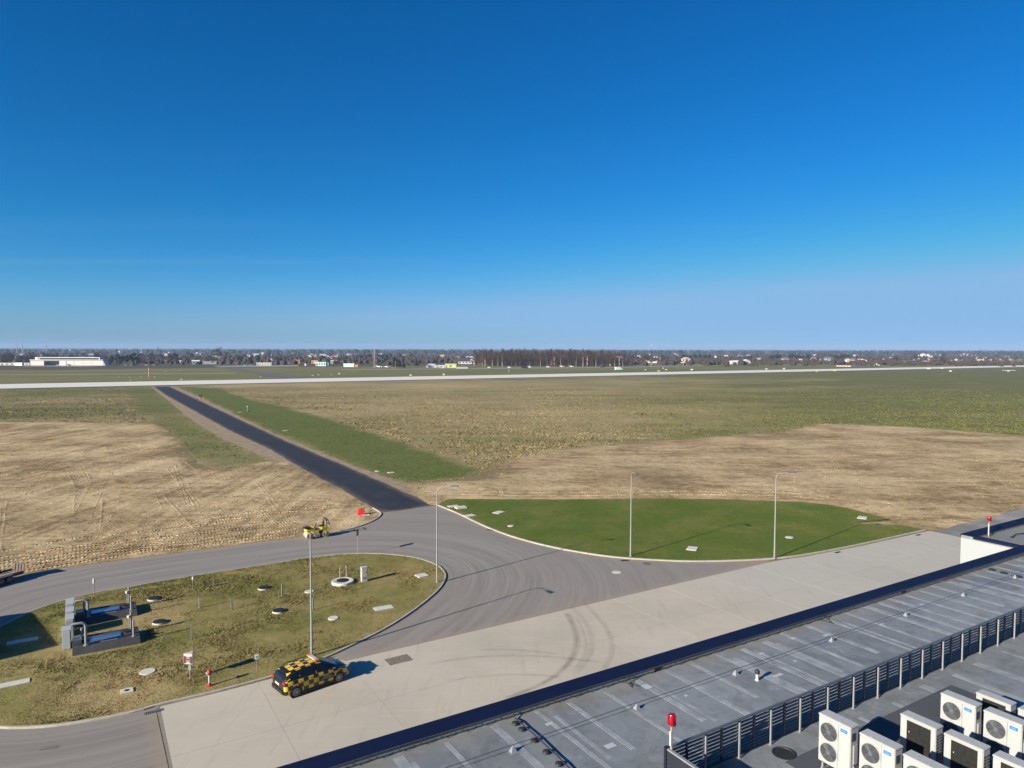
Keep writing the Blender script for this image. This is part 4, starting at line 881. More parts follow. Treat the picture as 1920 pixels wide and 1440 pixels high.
    MB().obox((-2.04, 0, .42), (.14, 1.5, .3)).build('rear_bumper', M_CBLK, t, False, .05); MB().obox((2.13, 0, .37), (.14, 1.3, .26)).build('front_bumper', M_CBLK, t, False, .05)
    MB().obox((-2.085, 0, .76), (.02, .5, .12)).build('number_plate', M_WHITE, t); MB().obox((-1.66, 0, 1.42), (.22, 1.0, .03), 0, 0, -.2).build('spoiler', M_CBLK, t, False, .01)
    lb = MB().box(.02, .28, -.36, .36, 1.55, 1.64).build('light_bar', M_WHITE, t, False, .02)
    for s in (-1, 1): MB().box(.0, .30, s * .46 - .1, s * .46 + .1, 1.545, 1.65).build('amber_lamp', M_ORANGE, lb, False, .03)
    MB().box(.10, .2, -.5, .5, 1.50, 1.55).build('light_bar_mount', M_CBLK, t)
car()

def roller():
    a = G(612, 1007, .016); b = G(580.5, 1012, .016); d = (b - a).normalized(); rz = math.atan2(d.y, d.x); left = Vector((-d.y, d.x, 0)); c = (a + b) / 2 - left * .5
    t = thing('road_roller', 'yellow tandem road roller parked at the edge of the service road', 'road roller', (c.x, c.y, .016), rz)
    Y = paint((.60, .44, .03), .4, 0, .15, 3, name='roller_yellow'); DS = paint((.42, .36, .29), .6, .2, .15, name='dusty_drum')
    for x in (-.85, .85):
        dr = MB().lathe([(.20, -.5), (.37, -.5), (.38, -.47), (.38, .47), (.37, .5), (.20, .5)], 32).xform(Matrix.Translation((x, 0, .38)) @ Matrix.Rotation(math.pi / 2, 4, 'X')).build('drum', DS, t, True)
        for s in (-1, 1): MB().lathe([(.2, -.02), (.2, .02), (.1, .03)], 20).xform(Matrix.Translation((x, s * .5, .38)) @ Matrix.Rotation(math.pi / 2, 4, 'X')).build('hub', M_CBLK, dr, True)
    for s in (-1, 1):
        for x in (-.85, .85): MB().obox((x, s * .57, .56), (.22, .06, .5)).build('drum_yoke', Y, t, False, .02)
        MB().box(-.1, .75, s * .5 - .04, s * .5 + .04, .42, .85).build('side_panel', Y, t, False, .02)
    MB().box(-.5, 1.0, -.44, .44, .5, .82).build('chassis', M_CBLK, t, False, .03)
    MB().add([(.25, -.42, .82), (1.25, -.42, .82), (1.25, .42, .82), (.25, .42, .82), (.3, -.38, 1.22), (1.1, -.36, 1.14), (1.1, .36, 1.14), (.3, .38, 1.22)], [(0, 3, 2, 1), (4, 5, 6, 7), (0, 1, 5, 4), (1, 2, 6, 5), (2, 3, 7, 6), (3, 0, 4, 7)]).build('engine_hood', Y, t, False, .05)
    MB().obox((1.0, 0, 1.18), (.62, .92, .10), 0, 0, .12).build('hood_cover', M_CBLK, t, False, .04)
    MB().box(-.55, .22, -.48, .48, .82, .87).build('platform', M_STEEL, t)
    MB().box(-1.05, -.45, -.4, .4, .78, 1.12).build('water_tank', Y, t, False, .06)
    st = MB().box(-.75, -.35, -.25, .25, 1.122, 1.24).build('seat', M_CBLK, t, False, .04); MB().obox((-.78, 0, 1.42), (.1, .46, .42), 0, 0, -.12).build('seat_back', M_CBLK, st, False, .04)
    MB().tube([(.18, 0, .85), (.12, 0, 1.3), (.0, 0, 1.5)], .05, 8).build('steering_column', M_CBLK, t, True); MB().lathe([(.17, -.012), (.2, -.012), (.2, .012), (.17, .012), (.17, -.012)], 20, caps=False).xform(Matrix.Translation((-.02, 0, 1.53)) @ Matrix.Rotation(-.5, 4, 'Y')).build('steering_wheel', M_CBLK, t, True)
    for s in (-1, 1): MB().tube([(-1.0, s * .42, .8), (-1.0, s * .42, 1.95), (-1.05, s * .38, 2.0)], .045, 8).build('roll_bar_upright', M_CBLK, t, True)
    MB().tube([(-1.05, -.38, 1.9), (-1.05, .38, 1.9)], .045, 8).build('roll_bar_cross', M_CBLK, t, True); MB().tube([(-1.1, -.4, 1.9), (-1.35, -.4, 1.3), (-1.35, .4, 1.3), (-1.1, .4, 1.9)], .04, 8).build('roll_bar_fold', M_CBLK, t, True)
    for s in (-1, 1): MB().tube([(.2, s * .45, .87), (.2, s * .45, 1.35), (.0, s * .45, 1.4), (-.3, s * .45, 1.1)], .022, 8).build('hand_rail', M_CBLK, t, True)
roller()

def trailer():
    a = G(2, 1098, .016); b = G(16.2, 1094, .016); d = (b - a).normalized(); rz = math.atan2(d.y, d.x); left = Vector((-d.y, d.x, 0)); c = (a + b) / 2 + left * .85
    t = thing('plant_trailer', 'low plant trailer with twin wheels and raised tail ramp on the service road', 'trailer', (c.x, c.y, .016), rz)
    DR = paint((.13, .02, .02), .5, 0, .15); AL = paint((.24, .24, .235), .45, .5, .12)
    for x in (-.33, .33):
        for s in (-1, 1): wheel(t, (x, s * .85, .31), .31, .19, s, 5)
    MB().box(-3.2, 1.55, -.72, .72, .48, .58).build('bed', AL, t, False, .01)
    for i in range(12): MB().box(-3.15 + i * .39, -2.8 + i * .39, -.7, .7, .585, .60).build('deck_plank', paint((.19, .18, .16), .8, 0, .2), t)
    for s in (-1, 1):
        MB().box(-3.2, 1.55, s * .78 - .03, s * .78 + .03, .46, .74).build('side_rail', DR, t, False, .01)
        MB().add([(-.75, s * .74, .64), (.75, s * .74, .64), (.75, s * .97, .64), (-.75, s * .97, .64), (-.62, s * .74, .72), (.62, s * .74, .72), (.62, s * .97, .70), (-.62, s * .97, .70)], [(0, 3, 2, 1), (4, 5, 6, 7), (0, 1, 5, 4), (1, 2, 6, 5), (2, 3, 7, 6), (3, 0, 4, 7)]).build('mudguard', AL, t, False, .01)
    MB().obox((1.66, 0, .9), (.06, 1.5, .75), 0, 0, .15).build('tail_ramp', paint((.09, .085, .075), .7, .1, .2), t, False, .01)
    for s in (-.4, 0, .4): MB().obox((1.60, s, .9), (.05, .05, .7), 0, 0, .15).build('ramp_rib', DR, t)
    w = wheel(t, (.35, .55, .78), .18, .1, -1, 5, 'jockey_wheel', DR)
    MB().tube([(-3.2, -.5, .5), (-4.6, 0, .5), (-3.2, .5, .5)], .05, 8).build('drawbar', DR, t); MB().cyl((-4.4, 0, .0), (-4.4, 0, .9), .04, .04, 8).build('prop_stand', AL, t)
trailer()
# unseen object added past the left edge, shaped to shadow road and lawn
def shed():
    c = Vector((-41.2, 43.4, 0)); t = thing('unseen_shadow_caster', 'grey arched shadow caster added for an unseen object beyond the left end of the lawn', 'shadow caster', (c.x - .7, c.y - .6, .0), R_(-46))
    pr = [(-4.4, 0), (-4.4, 2.6)] + [(-4.4 + 1.3 - 1.3 * math.cos(q), 2.6 + 1.3 * math.sin(q)) for q in np.linspace(.2, math.pi / 2, 6)] + [(4.9, 3.9), (4.9, 0)]
    n = len(pr); v = [(x, -1.6, z) for x, z in pr] + [(x, 1.6, z) for x, z in pr]
    MB().add(v, [tuple(range(n)), tuple(reversed(range(n, 2 * n)))] + [(i, n + i, n + (i + 1) % n, (i + 1) % n) for i in range(n)]).build('shell', M_CAB, t); MB().box(-1.2, 1.2, -1.64, -1.61, .05, 2.4).build('door', M_GREYP, t)
shed()
# ================================================================== BUILDING (local x = along facade, y = away from camera)
ZR = 8.2; ZP = 8.42
bld = thing('terminal_building', 'long flat roofed building with grey membrane roof and navy blue parapet coping', 'building', (0, 0, 0), UROT)
M_WALL = paint((.295, .315, .325), .7, 0, .03, .6, name='white_render')
def mk_roof():
    m = MT('roof_membrane', .62, 0, .35); p = m.obj(); n1 = m.noise(p, .22, 5, .6); n2 = m.noise(p, 1.4, 6, .7, .4); n3 = m.noise(p, 14, 3, .7)
    st = m.noise(m.map(p, (1.2, .16, 1)), 1.0, 5, .7, .4)
    c = m.mix(m.mr(n1, .3, .7), (.130, .145, .156), (.190, .209, .222)); c = m.mix(m.mr(st, .45, .75, 0, .55), c, (.235, .254, .27))
    c = m.mix(m.mr(n2, .52, .68, 0, .6), c, (.098, .104, .108)); c = m.mix(m.mr(n2, .32, .44, .6, 0), c, (.25, .268, .286)); n5 = m.noise(p, .6, 5, .75, .8); c = m.mix(m.mr(n5, .52, .66, 0, .5), c, (.085, .092, .096)); c = m.mix(m.mr(n5, .30, .34, .3, 0), c, (.15, .145, .13))
    sp = m.node('ShaderNodeSeparateXYZ'); m.nt.links.new(p, sp.inputs[0])
    e = m.math('MULTIPLY', m.mr(sp.outputs[1], 17.9, 19.0), m.mr(n2, .35, .6)); c = m.mix(m.math('MULTIPLY', e, .5), c, (.23, .20, .155))
    m.col(c); m.rough(m.mr(n2, .3, .7, .45, .75)); m.bump(m.math('ADD', n3, m.math('MULTIPLY', n2, 2)), .2, .01); return m.m
M_ROOF = mk_roof(); M_SEAM = paint((.235, .254, .272), .6, 0, .32, 1.6, name='seam_strip'); M_PATCH = paint((.36, .385, .41), .5, 0, .08, name='white_patch')
M_COP = MT('navy_coping', .6, 0, .10); _n = M_COP.noise(M_COP.obj(), .8, 4, .6); M_COP.col(M_COP.mix(_n, (.0045, .007, .026), (.007, .012, .042))); M_COP = M_COP.m
MB().box(-30, 110, -22, 19.60, 0, ZR - .02).box(47.36, 110, 19.603, 22.94, 0, ZR - .022).build('wall', M_WALL, bld)
MB().add([(-30, -22, ZR), (110, -22, ZR), (110, 18.98, ZR), (-30, 18.98, ZR)], [(0, 1, 2, 3)]).build('roof', M_ROOF, bld)
MB().add([(47.6, 19.72, ZR), (110, 19.72, ZR), (110, 22.3, ZR), (47.6, 22.3, ZR)], [(0, 1, 2, 3)]).build('roof', M_ROOF, bld)
MB().box(-30, 110, 18.96, 19.60, ZR - .02, ZP - .045).build('upstand', M_ROOF, bld); MB().box(47.36, 110, 22.28, 22.94, ZR - .022, ZP - .047).build('upstand', M_ROOF, bld); MB().box(47.36, 47.62, 19.6, 22.28, ZR - .021, ZP - .046).build('upstand', M_ROOF, bld)
def coping(u0, u1, v0, v1, j=.006):
    MB().add([(u0 + j, v0, ZP - .05), (u1 - j, v0, ZP - .05), (u1 - j, v1, ZP - .05), (u0 + j, v1, ZP - .05), (u0 + j, v0, ZP - .02), (u1 - j, v0, ZP - .02), (u1 - j, v1, ZP), (u0 + j, v1, ZP)], [(0, 3, 2, 1), (4, 5, 6, 7), (0, 1, 5, 4), (1, 2, 6, 5), (2, 3, 7, 6), (3, 0, 4, 7)]).box(u0 + j, u1 - j, v1 - .012, v1, ZP - .16, ZP - .051).build('coping', M_COP, bld)
for i in range(34):
    u0 = -27.2 + i * 4.0; coping(u0, min(u0 + 4.0, 108.8), 18.93, 19.68)
for i in range(15): coping(47.34 + i * 4.0, 51.34 + i * 4.0, 22.24, 22.98)
MB().box(47.32, 47.70, 19.69, 22.23, ZP - .05, ZP - .004).box(47.318, 47.33, 19.69, 22.23, ZP - .16, ZP - .051).build('coping', M_COP, bld)
u = -2.0
while u < 62:
    w = rnd.choice((.16, .2, .26, .34)); v0 = 13.95 if rnd.random() < .8 else 15.5
    MB().box(u, u + w, v0 + rnd.uniform(0, .2), 18.9 - rnd.uniform(0, .25), ZR + .001, ZR + .006 + rnd.uniform(0, .002)).build('seam_strip', M_SEAM, bld)
    if rnd.random() < .35: MB().box(u + .35, u + .5, 14.5 + rnd.uniform(0, 1), 18.3, ZR + .001, ZR + .0045).build('seam_strip', M_SEAM, bld)
    u += rnd.uniform(.95, 1.7)
u = 14.0
while u < 62:
    w = rnd.choice((.18, .26, .34)); MB().box(u, u + w, -2, 13.3 - rnd.uniform(0, .2), ZR + .001, ZR + .006).build('seam_strip', M_SEAM, bld); u += rnd.uniform(1.2, 2.2)
for u, v, a, b in ((13.1, 15.9, .35, .22), (21.2, 16.35, .45, .16), (12.3, 17.9, .25, .15), (22.3, 17.9, .22, .14), (24.6, 18.2, .25, .15), (29.2, 17.2, .2, .12), (16.6, 18.1, .3, .3), (26.0, 17.7, .4, .14), (33.0, 17.6, .3, .12), (17.4, 17.0, .12, .12), (22.9, 16.8, .14, .12)):
    MB().box(u, u + a, v, v + b, ZR + .009, ZR + .012).build('roof_patch', M_PATCH, bld)
MB().box(17.0, 26, 4.0, 12.75, ZR + .0085, ZR + .018).build('dark_roof_area', paint((.062, .068, .076), .7, 0, .18, 1.0, name='dark_roof_grey'), bld)  # darker flat area of the roof under the air conditioners
# ---- lightning wires
M_WIRE = paint((.10, .105, .11), .5, .4, .1, name='wire_grey'); M_DK = paint((.02, .021, .023), .6, 0, .1, name='dark_plastic')
t = thing('lightning_wire', 'thin lightning wire held on small cones along the middle of the grey roof', 'wire', (0, 0, 0), UROT)
MB().tube([(u, 17.27 + (.02 if k % 2 else 0), ZR + (.21 if k % 2 == 0 else .17)) for k, u in enumerate(np.arange(0, 62, 2.5))], .012, 6).build('wire', M_WIRE, t)
for u in (5.8, 10.64, 15.42, 20.14, 25.8, 31.14, 36.06, 41.2, 46.0, 51): 
    MB().add([(u - .1, 17.17, ZR + .012), (u + .1, 17.17, ZR + .012), (u + .1, 17.37, ZR + .012), (u - .1, 17.37, ZR + .012), (u, 17.27, ZR + .20)], [(0, 3, 2, 1), (0, 1, 4), (1, 2, 4), (2, 3, 4), (3, 0, 4)]).box(u - .17, u + .17, 17.1, 17.44, ZR + .0095, ZR + .011).build('support', M_GREYP, t)
t = thing('lightning_wire', 'lightning wire clipped in brackets along the inner edge of the navy coping', 'wire', (0, 0, 0), UROT)
MB().tube([(u, 18.86, ZP + .02 + .01 * math.sin(u)) for u in np.arange(-3, 62, .7)], .013, 6).build('wire', M_WIRE, t)
for k in range(92): u = -2.6 + k * .69; MB().tube([(u, 18.955, ZP - .14), (u, 18.86, ZP - .12), (u, 18.86, ZP + .06)], .012, 6).build('bracket', M_DK, t)
t = thing('lightning_cable', 'black cable on round weights running across the grey roof from the coping', 'cable', (0, 0, 0), UROT)
pts = [(11.62, 18.9, ZR + .2), (11.63, 18.75, ZR + .06), (11.6, 18.5, ZR + .1), (11.6, 18.1, ZR + .09), (11.58, 17.38, ZR + .1), (11.55, 16.68, ZR + .09), (11.57, 16.3, ZR + .07), (11.5, 16.0, ZR + .1), (11.48, 15.3, ZR + .08), (11.46, 14.0, ZR + .09)]
MB().tube(pts, .022, 8).build('cable', M_DK, t, True)
for u, v in ((11.48, 18.5), (11.47, 18.1), (11.46, 17.38), (11.42, 16.68), (11.39, 16.0), (11.36, 15.3)):
    b = MB().lathe([(.10, .0), (.115, .02), (.10, .07), (.05, .1)], 16).build('weight', M_DK, t, True, 0, (u, v, ZR + .012)); MB().box(.0, .14, -.02, .02, .05, .08).build('clip', M_DK, b)
t = thing('lightning_cable', 'black cable with clips running along the far wing roof', 'cable', (0, 0, 0), UROT)
MB().tube([(50.0 + k * .8, 21.2 + .12 * (k % 2) - k * .0, ZR + .06 + .05 * (k % 2)) for k in range(20)], .03, 6).build('cable', M_DK, t); 
for k in range(10): MB().lathe([(.1, 0), (.1, .06), (.05, .09)], 12).build('weight', M_DK, t, True, 0, (50.0 + k * 1.6, 21.2, ZR + .004))
# extra loose wires by the coping
for uu in (16.4, 27.5): 
    t = thing('wire_bundle', 'small tangle of black wires at the coping %s' % ('beside the roof drain notch' if uu < 20 else 'further along the roof'), 'wire', (0, 0, 0), UROT)
    for q in range(3): MB().tube([(uu + rnd.uniform(-.5, .5), 18.85, ZP), (uu + rnd.uniform(-.3, .3), 18.75, ZR + .1), (uu + rnd.uniform(-.4, .4), 18.55 - .1 * q, ZR + .03)], .012, 6).build('strand', M_DK, t)
# overflow notches
for uu in (17.9, 33.9): 
    o = MB().box(-.14, .14, -.03, .0, .0, .17).build('overflow_outlet', M_DK, None, False, 0, uvw(uu, 18.958, ZR + .002), UROT); tag(o, 'black overflow outlet at the foot of the coping %s' % ('near the tangle of wires' if uu < 20 else 'far along the roof'), 'outlet')
# vent pipe, dark drain
p = uvw(20.46, 16.57, ZR); t = thing('vent_pipe', 'short white vent pipe with black cap on the open grey roof', 'vent pipe', (p.x, p.y, ZR), UROT); MB().cyl((0, 0, 0), (0, 0, .24), .055, .055, 16).lathe([(.085, .0), (.075, .02), (.058, .05)], 16).build('pipe', M_WHITE, t, True); MB().lathe([(.075, .24), (.085, .26), (.085, .35), (.06, .38)], 16).build('cap', M_DK, t, True)
p = uvw(17.35, 13.05, ZR); t = thing('roof_drain', 'round dark roof drain opening in front of the louvred screen', 'roof drain', (p.x, p.y, ZR), UROT); MB().lathe([(.34, .012), (.34, .03), (.29, .035), (.28, .015)], 28).build('rim', M_DK, t, True); MB().lathe([(.28, .006), (.28, .0135)], 28).build('bowl', paint((.016, .014, .010), .9), t)
for px, lab in (((1860, 1069), 'small dark disc on roof closest to the coping of the far end'), ((1882, 1075), 'small dark disc on roof in the middle of the far trio'), ((1910, 1082), 'small dark disc on roof nearest the louvred screen end')):
    o = MB().lathe([(.16, .0), (.16, .05), (.1, .07)], 16).build('roof_vent', M_DK, None, True, 0, G(px[0], px[1], ZR + .006)); tag(o, lab, 'roof vent', 'dark caps on the roof')

# ---- louvred screen
M_LOU = paint((.012, .014, .024), .5, .1, .15, name='louvre_navy')
M_RAIL = paint((.10, .115, .135), .45, .3, .1, name='rail_blue_grey')
scr = thing('louvre_screen', 'low louvred metal screen with galvanised posts around the air conditioners', 'screen', tuple(uvw(13.3, 13.67, ZR)), UROT)
bay = 1.372; nb = 18
sl_me = MB().obox((0, 0, 0), (bay - .03, .095, .010), 0, R_(-6)).mesh('slat'); sl_me.materials.append(M_LOU)
po_me = MB().box(-.022, .022, -.022, .022, .0, 1.06).box(-.06, .06, -.05, .05, .0, .012).mesh('post'); po_me.materials.append(M_GALV)
mu_me = MB().box(-.014, .014, -.04, .04, .08, 1.05).mesh('mullion'); mu_me.materials.append(M_LOU)
for i in range(nb):
    x = i * bay
    if i: link('post', po_me, scr, (x, -.10, .0))
    if i: link('mullion', mu_me, scr, (x + .02 + .09, .0, 0))
    link('mullion', mu_me, scr, (x + bay * .5 + .05, .0, 0))
    for k in range(9): link('slat', sl_me, scr, (x + bay / 2, 0, .13 + k * .105))
    MB().box(x + .004, x + bay - .004, -.04, .04, 1.06, 1.10).build('top_rail', M_RAIL, scr); MB().box(x + .004, x + bay - .004, -.03, .03, .045, .075).build('bottom_rail', M_LOU, scr)
link('mullion', mu_me, scr, (.03, .0, 0))
ss_me = MB().obox((0, 0, 0), (.008, 2.3, .16), 0, 0, R_(24)).mesh('slat'); ss_me.materials.append(M_LOU)
for j in range(2):
    for k in range(9): link('slat', ss_me, scr, (-.03, -1.2 - 2.34 * j, .13 + k * .112))
    MB().box(-.05, .04, -2.36 - 2.34 * j, -.05 - 2.34 * j, 1.06, 1.098).build('top_rail', M_GALV, scr)
MB().box(-.07, .03, -.03, .05, .0, 1.13).build('corner_post', M_LOU, scr)
for j in range(3): link('post', po_me, scr, (.08, -1.5 - 1.5 * j, 0))
def beacon(loc, label, h, rz=0):
    t = thing('obstruction_light', label, 'warning light', loc, rz, 'red obstruction lights')
    MB().cyl((0, 0, 0), (0, 0, h), .035, .035, 10).build('pole', M_GALV, t, True); MB().box(-.05, -.035, -.03, .03, .1, h - .12).build('label_strip', M_WHITE, t); MB().box(-.056, -.051, -.03, .03, h - .2, h - .15).build('tag', paint((.5, .65, .1), .5), t)
    MB().lathe([(.04, h), (.10, h + .03), (.115, h + .06)], 16).build('base', M_GALV, t, True)
    MR = MT('red_lens', .15, 0, .6); MR.col((.26, .003, .010)); MR = MR.m
    g = MB().lathe([(.105, h + .06), (.118, h + .08), (.108, h + .3), (.085, h + .345), (.03, h + .36)], 20).build('lens', MR, t, True)
    for k in range(6): a = k * math.pi / 3; MB().obox((.116 * math.cos(a), .116 * math.sin(a), h + .19), (.012, .02, .24), a).build('rib', MR, g)
beacon(tuple(uvw(13.34, 13.55, ZR + 1.1)), 'red obstruction light on a pole at the corner of the louvred screen', .62, UROT)
beacon(tuple(uvw(49.02, 22.1, ZR)), 'red obstruction light on a thin pole at the corner of the far wing roof', .95, UROT)

# ================================================================== AIR CONDITIONERS
M_AC = paint((.335, .345, .34), .45, 0, .04, 1.5, name='ac_casing'); M_FAN = paint((.12, .13, .145), .45, .2, .08, name='fan_grille'); M_FAND = paint((.05, .056, .065), .5, 0, .1, name='fan_dark'); M_COIL = paint((.018, .018, .017), .55, .2, .25, 12, name='coil_black'); M_BADGE = paint((.01, .16, .50), .35, 0, .05, name='badge_blue')
def text_mesh(s, size):
    cu = bpy.data.curves.new('txt', 'FONT'); cu.body = s; cu.size = size; cu.align_x = 'CENTER'; cu.align_y = 'CENTER'; cu.resolution_u = 2
    o = bpy.data.objects.new('txt', cu); COL.objects.link(o); me = bpy.data.meshes.new_from_object(o.evaluated_get(bpy.context.evaluated_depsgraph_get())); bpy.data.objects.remove(o); return me
TXT = text_mesh('Midea', .052); TXT.name = 'lettering'; TXT.materials.clear(); TXT.materials.append(M_WHITE)
W, D = .97, .36; ST = .19
def ring_mb(r, w, n=36): return MB().lathe([(r - w, -.006), (r, -.006), (r, .006), (r - w, .006), (r - w, -.006)], n, caps=False)
RX = Matrix.Rotation(-math.pi / 2, 4, 'Y')
fan_ring = [ring_mb(.262, .02), MB()]
def grille_mesh():
    b = MB()
    for r in np.linspace(.07, .245, 9):
        t = ring_mb(r, .007, 36); b.add(t.v, t.f)
    for k in range(8): a = k * math.pi / 4; b.obox((.155 * math.cos(a), .155 * math.sin(a), 0), (.19, .008, .008), a)
    b.lathe([(.055, -.008), (.055, .012), (.02, .016)], 20); return b.xform(RX).mesh('grille')
GR = grille_mesh(); GR.materials.append(M_FAN)
RG = ring_mb(.275, .03).xform(RX).mesh('bezel', True); RG.materials.append(M_AC)
BD = MB().lathe([(.255, -.004), (.255, .004)], 36).xform(RX).mesh('fan_recess'); BD.materials.append(M_FAND)
def blades():
    b = MB()
    for k in range(4):
        a = k * math.pi / 2 + .3
        b.add([(.05 * math.cos(a), .05 * math.sin(a), -.02), (.23 * math.cos(a - .25), .23 * math.sin(a - .25), -.03), (.24 * math.cos(a + .55), .24 * math.sin(a + .55), .02), (.05 * math.cos(a + .9), .05 * math.sin(a + .9), .015)], [(0, 1, 2, 3)])
    b.lathe([(.06, -.02), (.06, .02)], 16); return b.xform(RX).mesh('fan_blades')
BL = blades(); BL.materials.append(M_FAN)
def ac(u, v, label, back=False, H=1.36, fans=2):
    p = uvw(u, v, ZR + .018); t = thing('air_conditioner', label, 'air conditioner', tuple(p), UROT, 'outdoor air conditioners on the roof')
    for y in (-.16, -W + .16):
        MB().box(-.06, D + .06, y - .03, y + .03, .0, .05).box(-.03, .03, y - .025, y + .025, .05, ST - .002).box(D - .03, D + .03, y - .025, y + .025, .05, ST - .002).build('stand', M_GALV, t)
    MB().box(.0, D, -W, 0, ST, ST + H - .06).build('casing', M_AC, t, False, .018); MB().box(-.012, D + .012, -W - .012, .012, ST + H - .058, ST + H).build('top_cover', M_AC, t, False, .016)
    for y in (-.3, -.6): MB().box(.06, D - .06, y - .012, y + .012, ST + H + .001, ST + H + .008).build('top_rib', M_AC, t)
    fx = -.004 if not back else D + .004
    zs = [ST + H * .27, ST + H * .70] if fans == 2 else [ST + H * .48]
    yc = -.335 if not back else -W + .335
    for z in zs:
        s = 1 if not back else -1
        f = link('fan', BD, t, (fx, yc, z), 0); link('bezel', RG, f, (-.008 * s, 0, 0)); link('fan_blades', BL, f, (-.012 * s, 0, 0)); link('grille', GR, f, (-.034 * s, 0, 0))
    if not back:
        bz = ST + H * .86; b = MB().box(-.010, -.002, -W + .10, -W + .30, bz - .045, bz + .045).build('badge', M_BADGE, t, False, .004)
        x = link('lettering', TXT, b, (-.0115, -W + .20, bz)); x.rotation_euler = (math.pi / 2, 0, -math.pi / 2)
        MB().box(-.002, .002, -W + .355, -W + .362, ST + .05, ST + H - .08).build('panel_gap', M_FAND, t)
        c = MB().box(.10, .30, -W - .035, -W - .002, ST + .1, ST + H * .62).build('valve_cover', M_AC, t, False, .02)
        MB().box(.05, .2, -W - .012, -W - .001, ST + H * .70, ST + H * .86).build('side_handle', M_FAND, t, False, .004)
        for k in range(2): MB().tube([(.12 + .1 * k, -W - .02, ST + .3), (.12 + .1 * k, -W - .10, ST + .25), (.12 + .1 * k, -W - .10, .05)], .022, 8).build('pipe', M_DK, t, True)
    else:
        fz0, fz1 = ST + .06, ST + H - .10
        c = MB().box(-.012, -.002, -W + .13, -.19, fz0, fz1).build('coil_panel', M_COIL, t)
        for k in range(9): y = -.22 - k * (W - .38) / 8.0; MB().box(-.018, -.0125, y - .003, y + .003, fz0, fz1).build('coil_wire', M_COIL, c)
        MB().box(-.02, -.013, -.27, -.25, fz1 - .32, fz1 - .29).build('clip', M_WHITE, c)
        n = int((H - .2) / .085)
        for k in range(n):
            for x0 in (.05, .2): MB().box(x0, x0 + .11, -W - .006, -W - .001, ST + .08 + k * .085, ST + .135 + k * .085).build('side_vent', M_FAND, t)
for v, lab in ((12.15, 'white twin fan air conditioner standing alone closest to the louvred screen'), (10.93, 'white twin fan air conditioner second in the row starting at the screen'), (9.75, 'white twin fan air conditioner third in the row starting at the screen'), (8.55, 'white twin fan air conditioner fourth in the row starting at the screen')): ac(17.65, v, lab)
for v, lab in ((10.92, 'tall air conditioner showing its black coil back, nearer the screen of its row'), (9.74, 'tall air conditioner showing its black coil back, next in line from the screen'), (8.55, 'tall air conditioner showing its black coil back, last of its row')): ac(19.57, v, lab, True)
for v, lab in ((10.98, 'white twin fan air conditioner behind the coil backs, nearer the screen'), (9.8, 'white twin fan air conditioner behind the coil backs, next from the screen'), (8.6, 'white twin fan air conditioner behind the coil backs, last of its row')): ac(21.80, v, lab)
for v, lab in ((10.95, 'shorter air conditioner showing a black coil, nearer the screen'), (9.79, 'shorter air conditioner showing a black coil, next from the screen'), (8.6, 'shorter air conditioner showing a black coil, last of its row')): ac(23.84, v, lab, True, .87, 1)
o = MB().obox((0, 0, .11), (.3, .3, .22)).tube([(0, 0, .2), (0, .1, .4), (-.2, .15, .42)], .03, 8).build('pipe_box', M_CAB, None, False, 0, uvw(21.2, 10.95, ZR + .018), UROT); tag(o, 'small grey pipe box on the darker roof area between the air conditioner rows', 'pipe box')
